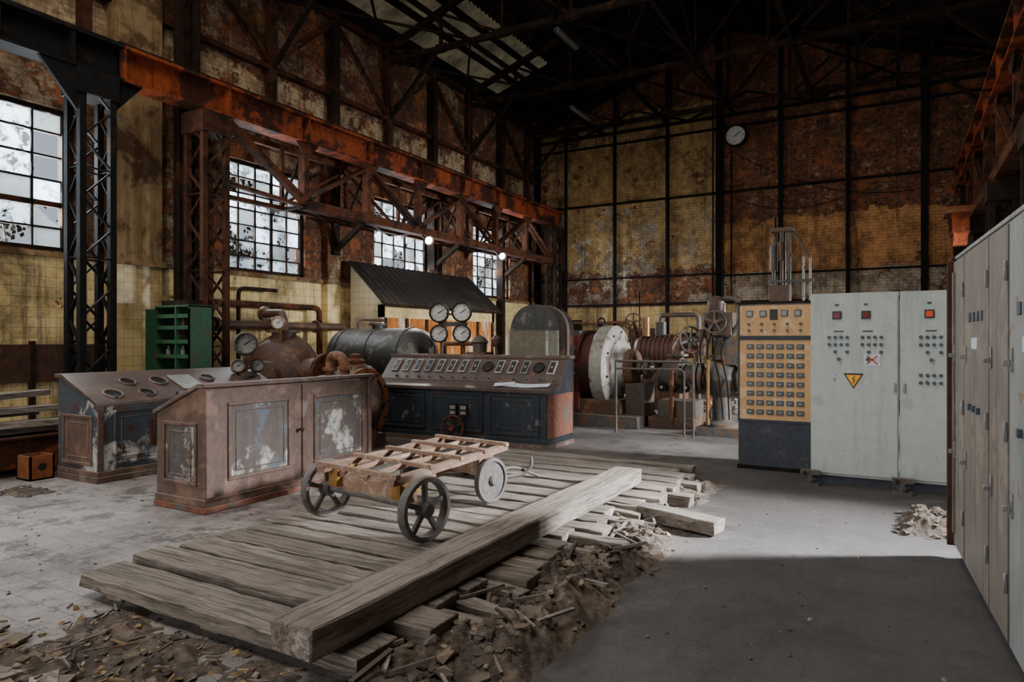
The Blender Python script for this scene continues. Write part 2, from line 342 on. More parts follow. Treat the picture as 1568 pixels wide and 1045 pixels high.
    def gauge(s,c,ax,r,m='machine_grey',depth=.08,face='white_dial'):
        c=Vector(c); ax=Vector(ax).normalized()
        s.lathe(c,ax,[(0,-depth),(r*.9,-depth),(r,-depth*.6),(r,depth*.3),(r*.86,depth*.4),(r*.84,depth*.15),(r*.84,.0)],m,24)
        s.lathe(c,ax,[(0,0.005),(r*.84,0.005)],face,24)
        q=ax.to_track_quat('Z','Y'); d=q@Vector((.7,.5,0))
        s.bar(c+ax*.012-d*r*.2,c+ax*.012+d*r*.6,r*.07,.003,'black',up=ax)
        for k in range(9):
            a=k*.6-.6; e=q@Vector((math.cos(a),math.sin(a),0)); s.bar(c+ax*.009+e*r*.62,c+ax*.009+e*r*.78,r*.05,.002,'black',up=ax)

XL,XR,YB,YF=-11.0,2.4,21.1,-5.0
EAVE,RIDGE,XM=8.9,11.2,-4.3
def roofz(x): return EAVE+(RIDGE-EAVE)*(1-abs(x-XM)/(XR-XM))
# ------------------------------------------------------------------ shell
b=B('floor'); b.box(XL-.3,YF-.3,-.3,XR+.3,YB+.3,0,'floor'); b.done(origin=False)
ZW0,ZW1=2.95,5.1
wins=[(2.0,5.75),(8.5,10.5),(12.7,14.9),(17.1,19.3)]
b=B('wall_left'); t=.35
y=YF-.3
for a,c in wins:
    b.box(XL-t,y,0,XL,a,EAVE,'brick_left'); b.box(XL-t,a,0,XL,c,ZW0,'brick_left'); b.box(XL-t,a,ZW1,XL,c,EAVE,'brick_left'); y=c
b.box(XL-t,y,0,XL,YB+.3,EAVE,'brick_left'); b.done(origin=False)
b=B('wall_back'); pts=[(XL,0),(XR,0),(XR,EAVE),(XM,RIDGE),(XL,EAVE)]; b.prism(pts,'y',YB,YB+.35,'brick_back'); b.done(origin=False)
rw=[(6.75,8.1),(9.2,10.6),(14.4,16.2)]
b=B('wall_right'); y=YF-.3
for a,c in rw:
    b.box(XR,y,0,XR+t,a,EAVE,'brick_plain'); b.box(XR,a,0,XR+t,c,1.2,'brick_plain'); b.box(XR,a,3.6,XR+t,c,EAVE,'brick_plain'); y=c
b.box(XR,y,0,XR+t,YB+.3,EAVE,'brick_plain'); b.done(origin=False)
b=B('wall_front')
b.box(XL,YF-.3,0,-8.5,YF,EAVE,'brick_plain'); b.box(-1.5,YF-.3,0,XR,YF,EAVE,'brick_plain'); b.box(-8.5,YF-.3,4.6,-1.5,YF,EAVE,'brick_plain')  # unseen wall; opening added to admit the rear fill lamp
b.prism([(XL,EAVE),(XR,EAVE),(XM,RIDGE)],'y',YF-.3,YF,'brick_plain'); b.done(origin=False)
b=B('ceiling')
xs=[XL-.4,-10.7,-8.9,XM,-.5,XR+.4]
ys=[]; yy=YF-.4
while yy<YB+.4: ys.append(yy); yy+=.09
for i in range(len(xs)-1):
    grid=[]
    for k,yv in enumerate(ys):
        o=.035*(1 if k%2 else -1)+.10
        grid.append([b.bm.verts.new((x,yv,roofz(x)+o)) for x in (xs[i],xs[i+1])])
    for k in range(len(ys)-1):
        if i in (2,3) and -2<ys[k]<6.5: continue      # unseen roof gap, added to let the overhead fill lamp in
        mm='roof_translucent' if (i==1 and ys[k]<17.8) else 'dark_sheet'
        b.face([grid[k][0],grid[k][1],grid[k+1][1],grid[k+1][0]],mm)
b.done(origin=False)
b=B('roof_purlins')
for x in (-10.6,-9.9,-9.2,-8.4,-7.2,-6,-4.8,-3.8,-2.6,-1.4,-.2,1,2.1):
    b.box(x-.05,YF,roofz(x)-.09,x+.05,YB,roofz(x)+.05,'purlin')
b.done()
b=B('roof_bracing'); m='purlin'
for x in (-8.5,-6.3,-4.3,-2.1,0): b.box(x-.05,YF,8.40,x+.05,YB,8.48,m)
yt=2.3
while yt<20:
    for (xa,xb) in ((-11,-8.5),(-6.3,-4.3),(-2.1,0)): b.bar((xa,yt,8.5),(xb,yt+3.6,8.5),.05,.05,m); b.bar((xb,yt,8.52),(xa,yt+3.6,8.52),.05,.05,m)
    b.bar((-4.3,yt,8.5),(-4.3,yt+3.6,10.9),.05,.05,m); b.bar((-4.3,yt,10.9),(-4.3,yt+3.6,8.5),.05,.05,m)
    yt+=3.6
b.done()
for yt in (2.3,5.9,9.5,13.1,16.7,20.3):
    b=B('roof_truss'); m='steel_dark'
    zc=8.45
    b.bar((XL,yt,zc),(XR,yt,zc),.12,.12,m)
    b.bar((XL,yt,EAVE-.15),(XM,yt,RIDGE-.15),.12,.14,m); b.bar((XR,yt,EAVE-.15),(XM,yt,RIDGE-.15),.12,.14,m)
    n=8; xsn=[XL+(XR-XL)*i/n for i in range(n+1)]
    for i in range(n):
        x0,x1=xsn[i],xsn[i+1]
        if i>0: b.bar((x0,yt,zc),(x0,yt,roofz(x0)-.15),.07,.07,m); b.box(x0-.15,yt-.02,zc-.1,x0+.15,yt+.02,zc+.12,m)
        if i<n/2: b.bar((x0,yt,roofz(x0)-.2),(x1,yt,zc),.06,.06,m)
        else: b.bar((x0,yt,zc),(x1,yt,roofz(x1)-.2),.06,.06,m)
    b.bar((XL+.1,yt,7.0),(XL+1.6,yt,zc),.08,.08,m); b.bar((XR-.1,yt,7.0),(XR-1.6,yt,zc),.08,.08,m)
    b.done()
# ------------------------------------------------------------------ windows
def window(name,x,y0,y1,z0,z1,nx,nz,broken=.2,sgn=1,transom=None,fm='steel_dark',frost=.5,dirty=.9):
    b=B(name); fx=.06
    b.box(x-fx,y0,z0,x+fx,y0+.07,z1,fm); b.box(x-fx,y1-.07,z0,x+fx,y1,z1,fm)
    b.box(x-fx,y0,z0,x+fx,y1,z0+.07,fm); b.box(x-fx,y0,z1-.07,x+fx,y1,z1,fm)
    for i in range(1,nx):
        yy=y0+(y1-y0)*i/nx; w=.06 if (nx>4 and i%3==0) else .028
        b.box(x-.03,yy-w/2,z0,x+.03,yy+w/2,z1,fm)
    for j in range(1,nz):
        zz=z0+(z1-z0)*j/nz; w=.08 if transom==j else .028
        b.box(x-.03,y0,zz-w/2,x+.03,y1,zz+w/2,fm)
    for i in range(nx):
        for j in range(nz):
            r=R(); a=y0+(y1-y0)*i/nx; c=y0+(y1-y0)*(i+1)/nx; d=z0+(z1-z0)*j/nz; e=z0+(z1-z0)*(j+1)/nz
            if r<broken: 
                q=R()
                if q<.35: b.quad(((x,a,d),(x,c,d),(x,a+(c-a)*U(.3,.8),d+(e-d)*U(.2,.6)),(x,a,e)),'glass_dark')
                elif q<.6: b.quad(((x,c,e),(x,a,e),(x,a+(c-a)*U(.3,.7),d+(e-d)*U(.3,.7)),(x,c,d+(e-d)*.3)),'glass_dirty')
                continue
            mm='glass_frost' if r<frost else ('glass_dirty' if r<dirty else 'glass_dark')
            b.quad(((x,a,d),(x,c,d),(x,c,e),(x,a,e)),mm)
    b.box(XL-.02 if x<0 else XR+.02,y0-.08,z0-.1,x,y1+.08,z0,'plaster_tan')
    b.done()
window('window_1',XL-.15,wins[0][0],wins[0][1],ZW0,ZW1,8,6,.08,transom=2,frost=.45,dirty=.70)
window('window_2',XL-.15,wins[1][0],wins[1][1],ZW0,ZW1,5,7,.35,frost=.45)
window('window_3',XL-.15,wins[2][0],wins[2][1],ZW0,ZW1,5,6,.4)
window('window_4',XL-.15,wins[3][0],wins[3][1],ZW0,ZW1,5,7,.3)
for i,(a,c) in enumerate(rw): window('window_%d'%(5+i),XR+.15,a,c,1.2,3.6,4,6,.92)
b=B('ivy_foliage')
for (cy,cz,ry,rz,n) in ((8.9,3.3,.4,.5,420),(9.8,4.1,.35,.4,380),(9.1,4.7,.35,.2,200),(10.2,3.3,.25,.4,240),(9.5,3.3,.3,.2,140),(13.3,4.6,.4,.3,260),(14.4,4.2,.3,.5,260),(18.0,3.4,.4,.5,300),(18.8,4.3,.4,.4,260),(3.5,3.2,1.2,.3,300),(5.0,3.5,.5,.5,220)):
    for k in range(n):
        p=Vector((XL-U(.4,.62),random.gauss(cy,ry*.5),random.gauss(cz,rz*.5))); s_=U(.03,.06); q=Matrix.Rotation(U(0,6.3),3,'X')@Matrix.Rotation(U(-.7,.7),3,'Z')
        b.quad([p+q@Vector(v)*s_ for v in ((0,-1,-.1),(.1,0,-.7),(0,1,0),(.1,0,.7))],'leaf')
    b.tube([(XL-.5,cy,-.3),(XL-.5,cy+.1,cz-.4),(XL-.5,cy,cz+rz)],.015,'wood_grey',6)
b.done(smooth=False)
for y0,y1 in ((6.3,7.1),(11.0,11.4),(15.3,15.9)):
    b=B('wall_pilaster'); 
    if y0<7:
        b.box(XL,y0,0,XL+.22,y1,2.85,'tile_ivory'); b.box(XL,y0,2.85,XL+.22,y1,8.3,'plaster_tan')
        b.box(XL,y0-.05,2.83,XL+.27,y1+.05,2.93,'plaster_tan')
    else:
        b.box(XL,y0,0,XL+.15,y1,2.85,'tile_ivory'); b.box(XL,y0,2.85,XL+.15,y1,6.0,'brick_left')
    b.done(origin=False)
b=B('trim_1'); b.box(XL,YF,2.85,XL+.05,6.3,2.93,'plaster_tan'); b.box(XL,7.1,2.85,XL+.05,21,2.93,'plaster_tan'); b.done()
b=B('trim_2'); m='rust_column'
x=XL+.10
for z,h in ((6.05,.14),(7.0,.10),(8.75,.14)): b.box(x-.09,YF,z,x+.05,YB,z+h,m)
yv=[ -4.9+1.8*i for i in range(15)]
for i,yy in enumerate(yv):
    if yy>YB-.1: continue
    w=.16 if i%2==0 else .09
    b.box(x-.09,yy-w/2,5.9,x+.08,yy+w/2,8.9,m)
    if yy+1.8<YB:
        if i%2: b.bar((x+.02,yy,8.7),(x+.02,yy+1.8,7.1),.07,.05,m)
        else: b.bar((x+.02,yy,7.1),(x+.02,yy+1.8,8.7),.07,.05,m)
b.done()
b=B('trim_3'); m='steel_black'; yb=YB-.07
for xx,w in ((-9.8,.06),(-8.05,.08),(-6.3,.09),(-4.72,.16),(-2.97,.12),(-1.22,.09),(.6,.16),(XL+.12,.2),(XR-.2,.2)):
    b.box(xx-w/2,yb-.06,0,xx+w/2,yb+.06,roofz(xx)-.1,m)
b.box(-4.88,yb-.16,0,-4.86,yb-.05,9,m); b.box(-4.58,yb-.16,0,-4.56,yb-.05,9,m)
for z,h,x0,x1 in ((6.05,.06,XL,XR),(8.35,.08,XL,XR),(3.62,.05,XL,-4.7),(8.0,.05,XL,XR),(3.55,.05,-4.7,XR),(2.75,.05,XL,XR)):
    b.box(x0,yb-.04,z,x1,yb+.06,z+h,m)
xx=XL+.1
for k in range(7):
    x1=xx+1.75
    if k<6: b.bar((xx,yb-.06,8.4 if k%2 else 9.0),(x1,yb-.06,9.0 if k%2 else 8.4),.06,.05,m)
    xx=x1
for xa,xb in ((XL,XM),(XR,XM)): b.bar((xa,yb-.06,roofz(xa)-.25),(xb,yb-.06,roofz(xb)-.25),.12,.16,m)
b.done()
b=B('conduit_pipes')
for xx,z0,z1 in ((-4.35,2.9,7.3),(-7.2,1.5,3.2),(-3.1,.5,5.2)): b.tube([(xx,yb-.02,z0),(xx,yb-.02,z1)],.02,'steel_black',8)
b.tube([(-10.5,yb-.12,2.2),(-7.5,yb-.12,2.2),(-7.5,yb-.12,1.4)],.05,'pipe_rust',10,.15)
b.box(-8.9,yb-.2,1.3,-8.2,yb,1.95,'steel_black'); b.box(-8.8,yb-.22,1.4,-8.3,yb-.2,1.85,'dial_grey')
b.box(-5.9,yb-.16,1.2,-5.3,yb,1.85,'steel_dark'); b.box(-5.75,yb-.2,1.4,-5.45,yb-.16,1.7,'machine_white'); b.box(-9.6,yb-.1,1.9,-9.2,yb,2.3,'steel_dark')
b.box(-7.4,yb-.2,0,-6.6,yb,2.0,'brown_sheet')
for (xa,za,xb_,zb_,sg) in ((-4.35,7.3,.4,5.6,.5),(-4.35,5.9,-1.3,5.6,.35)):
    b.tube([(xa+(xb_-xa)*i/12,yb-.12,za+(zb_-za)*i/12-sg*4*(i/12)*(1-i/12)) for i in range(13)],.012,'steel_black',6)
b.done()
b=B('wall_clock'); b.gauge((-4.2,YB-.22,7.7),(0,-1,0),.33,'steel_black',.12); b.lathe((-4.2,YB-.20,7.7),(0,-1,0),[(.10,.0),(.15,.0),(.15,.008),(.10,.008)],'steel_dark',20,True); b.cyl((-4.2,YB-.16,7.7),(-4.2,YB,7.7),.1,'steel_black')
b.done()

# ------------------------------------------------------------------ crane girders
def girder(name,x,y0,y1,side,mm='rust_red',nodes=None):
    b=B(name)
    b.box(x-.02,y0,5.42,x+.02,y1,5.9,mm); b.box(x-.17,y0,5.88,x+.17,y1,5.93,mm); b.box(x-.17,y0,5.40,x+.17,y1,5.44,mm)
    b.box(x-.03,y0,5.93,x+.03,y1,6.02,'steel_dark')
    yy=y0+.02
    while yy<y1:
        b.box(x-.15,yy-.02,5.44,x+.15,yy+.02,5.88,mm)
        yy+=1.8
    yy=y0+.1; s_=x+side*.022
    while yy<min(y1,14):
        for z in (5.5,5.82): b.lathe((s_,yy,z),(side,0,0),[(.022,0),(.018,.012),(0,.016)],mm,6)
        yy+=.15
    if nodes:
        zb=4.2
        b.box(x-.12,nodes[1],zb-.06,x+.12,nodes[-1],zb+.0,'rust_brown'); b.box(x-.12,nodes[1],zb,x-.08,nodes[-1],zb+.12,'rust_brown'); b.box(x+.08,nodes[1],zb,x+.12,nodes[-1],zb+.12,'rust_brown')
        b.bar((x,nodes[0],5.4),(x,nodes[1],4.3),.14,.12,'rust_brown')
        b.bar((x,nodes[0],4.32),(x,nodes[1],4.2),.10,.06,'rust_brown')
        for i,n in enumerate(nodes[1:],1):
            b.box(x-.08,n-.06,4.2,x+.08,n+.06,5.42,'rust_brown')
            b.prism([(n-.3,5.42),(n+.3,5.42),(n+.1,5.2),(n-.1,5.2)],'x',x+side*.085,x+side*.10,'rust_brown')
            b.prism([(n-.25,4.22),(n+.25,4.22),(n+.08,4.42),(n-.08,4.42)],'x',x+side*.085,x+side*.10,'rust_brown')
            if i+1<len(nodes):
                n2=nodes[i+1]
                a=(5.35,4.3) if i%2==0 else (4.3,5.35)
                for o in (-.07,.07): b.bar((x+o,n,a[0]),(x+o,n2,a[1]),.035,.10,'rust_brown',up=(1,0,0))
                b.bar((x,n,4.2),(x-side*.9,n2,4.2),.05,.05,'steel_dark')
                b.bar((x-side*.6,n,a[0]),(x-side*.6,n2,a[1]),.05,.06,'rust_brown',up=(1,0,0))
        b.box(x-side*.6-.05,nodes[0],4.18,x-side*.6+.05,nodes[-1],4.26,'rust_brown'); b.box(x-side*.6-.05,nodes[0],5.36,x-side*.6+.05,nodes[-1],5.46,'rust_brown')
        for n in nodes[1:]:
            b.bar((x,n,4.2),(x-side*.9,n,4.2),.06,.06,'steel_dark'); b.bar((x,n,5.9),(x-side*.95,n,6.1),.08,.08,'steel_dark'); b.bar((x-side*.6,n,4.2),(x-side*.6,n,5.4),.07,.07,'rust_brown'); b.bar((x,n,5.35),(x-side*.6,n,4.25),.04,.04,'steel_dark')
    b.done()
XG=-10.0
nodes=[7.7+1.8*i for i in range(8)]
girder('crane_runway_girder',XG,5.9,20.9,1,'rust_red',nodes)
b=B('crane_girder_extension'); m='steel_black'
b.box(XG-.02,YF,5.42,XG+.02,5.88,5.9,m); b.box(XG-.17,YF,5.88,XG+.17,5.88,5.94,m); b.box(XG-.17,YF,5.40,XG+.17,5.88,5.44,m)
yy=YF+.3
while yy<5.8: b.box(XG-.15,yy-.02,5.44,XG+.15,yy+.02,5.88,m); yy+=.9
b.prism([(4.75,5.40),(5.28,5.40),(5.28,4.75)],'x',XG+.10,XG+.15,m); b.prism([(5.72,5.40),(6.2,5.40),(5.72,4.85)],'x',XG+.05,XG+.1,m)
b.done()
XG2=1.42
girder('crane_runway_girder',XG2,-2,20.9,-1,'rust_red',[2.3+1.8*i for i in range(11)])
def lattice(name,x,y,w,d,z0,z1,m,step=.5,cap=True):
    b=B(name)
    cs=[(x-w/2,y-d/2),(x+w/2,y-d/2),(x+w/2,y+d/2),(x-w/2,y+d/2)]
    for cx,cy in cs: 
        b.box(cx-.045,cy-.045,z0,cx+.045,cy+.045,z1,m)
    z=z0+.25;k=0
    while z+step<z1:
        for (a,c) in ((0,1),(1,2),(2,3),(3,0)):
            p=Vector((*cs[a],z)); q=Vector((*cs[c],z+step))
            if k%2: p.z,q.z=q.z,p.z
            b.bar(p,q,.05,.02,m)
            if k%3==0: b.bar((*cs[a],z),(*cs[c],z),.05,.015,m)
        z+=step;k+=1
    b.box(x-w/2-.12,y-d/2-.12,z0,x+w/2+.12,y+d/2+.12,z0+.06,m); b.box(x-w/2-.05,y-d/2-.05,z0+.06,x+w/2+.05,y+d/2+.05,z0+.35,m)
    if cap: b.box(x-w/2-.07,y-d/2-.07,z1-.35,x+w/2+.07,y+d/2+.07,z1,m)
    b.done()
lattice('lattice_column',XG,5.5,.32,.42,0,5.39,'steel_black',.42)
lattice('lattice_column',XG-.1,7.45,.42,.42,0,5.39,'rust_column',.42)
lattice('lattice_column',XG,20.5,.3,.4,0,5.39,'steel_dark',.45)
for yy in (5.9,9.5,13.1,16.7,20.3): lattice('lattice_column',XG2,yy,.3,.35,0,4.13,'steel_dark',.5)
b=B('wall_stanchion'); yy=7.35
for o in (-.15,.15): b.box(XG-.55,yy+o-.05,0,XG-.4,yy+o+.05,8.6,'steel_dark')
z=.3
while z<8.2: b.bar((XG-.47,yy-.15,z),(XG-.47,yy+.15,z+.4),.02,.05,'steel_dark'); z+=.4
b.prism([(XG-.45,5.0),(XG-.45,6.2),(XG-1.0,6.2)],'y',yy-.02,yy+.02,'steel_dark')
b.done()
for yy in (11.2,14.9,18.5):
    b=B('steel_wall_post'); b.box(XL+.02,yy-.09,3.5 if yy<16 else 0,XL+.24,yy+.09,8.6,'steel_dark'); b.bar((XL+.2,yy,3.6),(XG,yy,4.15),.1,.1,'steel_dark'); b.done()

for (yy,pw) in ((13.15,40),(16.6,40)):
    b=B('floodlight'); c=Vector((XG+.28,yy,4.0)); ax=Vector((.75,-.55,-.35)).normalized()
    b.lathe(c,ax,[(0,-.14),(.06,-.14),(.10,-.02),(.13,.06),(.115,.06),(.09,-.01)],'steel_dark',18); b.lathe(c,ax,[(0,.02),(.085,.02)],'bulb_on',18)
    b.bar(c+Vector((0,0,.02)),(XG+.1,yy,4.13),.03,.03,'steel_dark'); b.done()
    l=bpy.data.lights.new('floodlight_lamp','SPOT'); l.energy=pw*10; l.spot_size=2.2; l.spot_blend=.8; l.shadow_soft_size=.1; l.color=(1,.95,.88)
    o=bpy.data.objects.new('floodlight_lamp',l); o.location=c+ax*.12; o.rotation_euler=ax.to_track_quat('-Z','Y').to_euler(); scene.collection.objects.link(o)
for (x,y,z) in ((-6.1,13.2,8.0),(-7.4,16.8,7.7),(-8.0,18.4,8.2),(-1.5,9.8,8.1)):
    b=B('fluorescent_fixture'); b.prism([(x-.08,z-.02),(x-.04,z+.05),(x+.04,z+.05),(x+.08,z-.02),(x+.03,z+.03),(x-.03,z+.03)],'y',y-.55,y+.55,'lamp_shade')
    b.cyl((x,y-.52,z-.01),(x,y+.52,z-.01),.016,'dial_grey',seg=8)
    for o in (-.45,.45): b.cyl((x,y+o,z+.05),(x,y+o,8.42 if z<8.35 else 9),.008,'steel_black',seg=6)
    b.done()

# ------------------------------------------------------------------ control desks
def moulded(b,axis,face,a0,a1,z0,z1,m,sgn,fm='desk_rose'):
    t=.018; w=.035
    def bx(u0,u1,v0,v1,d0,d1,mm):
        if axis=='x': b.box(face+sgn*d0,u0,v0,face+sgn*d1,u1,v1,mm)
        else: b.box(u0,face+sgn*d0,v0,u1,face+sgn*d1,v1,mm)
    bx(a0,a1,z0,z1,-.01,.004,m)
    for (u0,u1,v0,v1) in ((a0-w,a1+w,z1,z1+w),(a0-w,a1+w,z0-w,z0),(a0-w,a0,z0,z1),(a1,a1+w,z0,z1)): bx(u0,u1,v0,v1,-.01,t,fm)
    i=.05
    for (u0,u1,v0,v1) in ((a0+i,a1-i,z1-i-.012,z1-i),(a0+i,a1-i,z0+i,z0+i+.012),(a0+i,a0+i+.012,z0+i,z1-i),(a1-i-.012,a1-i,z0+i,z1-i)): bx(u0,u1,v0,v1,0,.012,fm)
b=B('control_desk'); x0,x1,y0,y1=-6.28,-5.56,4.08,6.35
b.prism([(x0,.10),(x1,.10),(x1,1.15),(x1-.06,1.17),(x0,.90)],'y',y0,y1,'desk_rose')
b.prism([(x0-.03,.885),(x0-.03,.925),(x1-.08,1.205),(x1+.035,1.205),(x1+.035,1.165),(x1-.08,1.165)],'y',y0-.03,y1+.03,'desk_top')
b.box(x0-.02,y0-.02,0,x1+.03,y1+.02,.06,'desk_skirt'); b.box(x0-.01,y0-.015,.06,x1+.018,y1+.015,.13,'desk_rose')
moulded(b,'x',x1,y0+.28,y0+.98,.30,.98,'desk_panel',1)
moulded(b,'x',x1,y0+1.38,y1-.16,.30,.98,'desk_panel',1)
b.box(x1-.01,y0+1.17,.14,x1+.022,y0+1.24,1.14,'desk_top'); b.box(x1-.01,y0,.14,x1+.022,y0+.09,1.14,'desk_rose'); b.box(x1-.01,y1-.06,.14,x1+.022,y1,1.14,'desk_rose')
b.lathe((x1+.02,y0+1.13,.66),(1,0,0),[(.012,0),(.012,.02),(.025,.03),(.02,.05),(0,.052)],'steel_dark',12)
moulded(b,'y',y0,x0+.14,x1-.14,.28,.80,'desk_panel',-1)
b.done(.006)
b=B('control_desk'); x0,x1,y0,y1=-8.60,-7.80,4.36,6.95
b.prism([(x0,.10),(x1,.10),(x1,.88),(x0+.12,1.18),(x0,1.18)],'y',y0,y1,'desk_blue')
b.prism([(x1+.04,.86),(x1+.04,.905),(x0+.13,1.215),(x0-.03,1.215),(x0-.03,1.17),(x0+.12,1.17)],'y',y0-.03,y1+.03,'console_face')
b.box(x0-.02,y0-.02,0,x1+.03,y1+.02,.07,'desk_top'); b.box(x0-.01,y0-.01,.07,x1+.015,y1+.01,.13,'desk_rose')
base=Vector((x1+.04,0,.907)); up2=(Vector((x0+.13,0,1.217))-base); LL=up2.length; ud=up2/LL; nrm=Vector((ud.z,0,-ud.x)).normalized()
for (yy,v,r) in ((4.62,.25,.115),(4.95,.62,.10),(5.02,.22,.10),(5.34,.6,.115),(6.05,.62,.10),(6.35,.3,.10),(6.62,.62,.1)):
    c=base+ud*LL*v+Vector((0,yy,0)); b.ring(c+nrm*.008,nrm,r,r*.80,.022,'desk_top'); b.lathe(c+nrm*.004,nrm,[(0,0),(r*.82,0)],'black',24)
c=base+ud*LL*.5+Vector((0,5.68,0)); b.bar(c+Vector((0,-.16,0))+nrm*.01,c+Vector((0,.16,0))+nrm*.01,.4,.012,'dial_grey',up=nrm); 
for k in range(6): 
    c=base+ud*LL*.12+Vector((0,4.6+k*.38,0)); b.cyl(c,c+nrm*.04,.018,'bakelite',seg=10)
moulded(b,'x',x1,y0+.22,y1-1.6,.22,.78,'desk_blue',1,'desk_blue')
for k in range(2):
    ya=y0+.62+k*.30; b.box(x1-.0,ya,.36,x1+.03,ya+.20,.66,'rust_brown'); 
    for j in range(2): b.box(x1+.02,ya+.03+.085*j,.39,x1+.034,ya+.085+.085*j,.63,'black')
b.box(x1,y0,.13,x1+.015,y0+.07,.87,'desk_rose')
moulded(b,'y',y0,x0+.14,x1-.12,.22,.72,'desk_rose',-1)
b.done(.006)
b=B('desk_gauge_post'); c=Vector((-8.25,6.72,0))
b.cyl(c+Vector((0,0,1.09)),c+Vector((0,0,1.16)),.14,'machine_grey'); b.cyl(c+Vector((0,0,1.1)),c+Vector((0,0,1.45)),.035,'machine_grey')
b.gauge(c+Vector((.03,-.02,1.56)),(.75,-.6,.1),.17,'machine_grey',.22,'dial_grey')
for o in (-.17,.17): b.gauge(c+Vector((.05,o,1.24)),(.75,-.6,.25),.10,'machine_brown',.1,'dial_grey'); b.bar(c+Vector((0,0,1.2)),c+Vector((.0,o,1.22)),.04,.04,'machine_grey')
b.done()

b=B('instrument_console'); x0,x1,y0,y1=-7.95,-4.47,8.93,9.82
b.prism([(y0,.12),(y1,.12),(y1,1.33),(y1-.12,1.33),(y0+.42,.93),(y0+.02,.86),(y0,.84)],'x',x0,x1,'desk_dark')
b.prism([(y0-.05,.83),(y0+.43,.915),(y0+.43,.945),(y0-.05,.875)],'x',x0-.03,x1+.05,'console_face')
b.prism([(y0+.43,.925),(y1-.12,1.325),(y1-.12,1.35),(y0+.42,.95)],'x',x0-.01,x1+.01,'console_face')
b.prism([(y1-.16,1.32),(y1-.16,1.37),(y1+.03,1.37),(y1+.03,1.32)],'x',x0-.03,x1+.04,'desk_top')
b.box(x0-.02,y0-.03,0,x1+.03,y1+.02,.07,'desk_top'); b.box(x0,y0-.01,.07,x1+.015,y1,.14,'desk_dark')
b.box(x1-.02,y0+.02,.16,x1+.02,y1-.02,.80,'desk_skirt')
moulded(b,'y',y0,-5.42,-4.62,.22,.76,'desk_dark',-1,'desk_dark'); moulded(b,'y',y0,-6.5,-5.6,.22,.76,'desk_dark',-1,'desk_dark'); moulded(b,'y',y0,-7.6,-6.7,.22,.76,'desk_dark',-1,'desk_dark')
for xx in (-5.9,-6.1): b.box(xx-.07,y0-.05,.42,xx+.07,y0,.62,'steel_dark'); b.box(xx-.05,y0-.055,.45,xx+.05,y0-.05,.50,'dial_grey'); b.box(xx-.05,y0-.055,.53,xx+.05,y0-.05,.59,'dial_grey')
bs=Vector((0,y0+.42,.953)); tp=Vector((0,y1-.12,1.353)); ud=(tp-bs); LL=ud.length; ud/=LL; nrm=Vector((0,-ud.z,ud.y))
k=0; xx=x0+.22
while xx<x1-.12:
    c=bs+ud*LL*.55+Vector((xx,0,0))
    if k in (8,12): b.gauge(c+nrm*.01,nrm,.10,'steel_dark',.04,'black')
    else:
        b.bar(c-ud*.13+nrm*.012,c+ud*.13+nrm*.012,.12,.024,'paint_white_trim' if k%4!=3 else 'dial_grey',up=nrm)
        b.bar(c-ud*.108+nrm*.02,c+ud*.108+nrm*.02,.088,.016,'black',up=nrm); b.bar(c-ud*.02+nrm*.03,c+ud*.02+nrm*.03,.03,.01,'dial_grey',up=nrm)
    c2=bs+ud*LL*.1+Vector((xx+.1,0,0)); b.cyl(c2,c2+nrm*.03,.016,'bakelite',seg=8)
    if k%2==0: b.cyl(c2+Vector((.05,0,0)),c2+nrm*.07+Vector((.05,0,0)),.009,'chrome',seg=6)
    xx+=.235;k+=1
for i,(xx,rot) in enumerate(((-4.85,.1),(-5.15,-.2),(-4.7,.3),(-5.3,.4))):
    M=Matrix.Translation((xx,y0+.2,.918+i*.005))@Matrix.Rotation(.17,4,'X')@Matrix.Rotation(rot,4,'Z'); b.box(-.16,-.11,0,.16,.11,.004,'paper',M)
b.done(.005)
b=B('valve_handwheel'); b.torus((-6.05,8.80,.24),(.1,-1,.15),.19,.02,'rust_brown'); b.lathe((-6.05,8.80,.24),(.1,-1,.15),[(0,-.03),(.05,-.03),(.05,.04),(0,.04)],'rust_brown',14)
for k in range(4):
    a=k*math.pi/2+.4; b.bar((-6.05,8.80,.24),(-6.05+.19*math.cos(a),8.80+.02*math.cos(a)+.03*math.sin(a),.24+.19*math.sin(a)),.025,.02,'rust_brown')
b.done()

# ------------------------------------------------------------------ machinery
b=B('electric_motor'); c=Vector((-7.25,7.65,.68))
b.lathe(c,(1,0,0),[(0,-.45),(.30,-.45),(.40,-.40),(.42,0),(.42,.35),(.50,.36),(.50,.46),(.44,.47),(.42,.44),(.30,.46),(.28,.52),(.14,.54),(.12,.62),(0,.63)],'machine_brown',36)
b.ring(c+Vector((.43,0,0)),(1,0,0),.52,.43,.08,'rust_orange',36)
for k in range(12):
    a=k*math.pi/6; b.cyl(c+Vector((.46,.47*math.cos(a),.47*math.sin(a))),c+Vector((.50,.47*math.cos(a),.47*math.sin(a))),.02,'steel_dark',seg=6)
for k in range(6):
    a=k*math.pi/3; b.bar(c+Vector((.47,.13*math.cos(a),.13*math.sin(a))),c+Vector((.47,.42*math.cos(a),.42*math.sin(a))),.05,.04,'machine_brown',up=(1,0,0))
b.box(-7.7,7.25,0,-6.75,8.05,.22,'machine_brown'); b.box(-7.6,7.35,.2,-6.95,7.95,.4,'machine_brown')
b.tube([(-7.5,7.65,1.05),(-7.5,7.65,1.38),(-7.1,7.5,1.38),(-7.0,7.45,1.1)],.07,'pipe_rust',14,.15)
for p in ((-7.5,7.65,1.15),(-7.02,7.46,1.18)): b.cyl(Vector(p),Vector(p)+Vector((0,0,.05)),.11,'pipe_rust')
b.done()
b=B('pump_casing'); c=Vector((-9.1,8.2,.98))
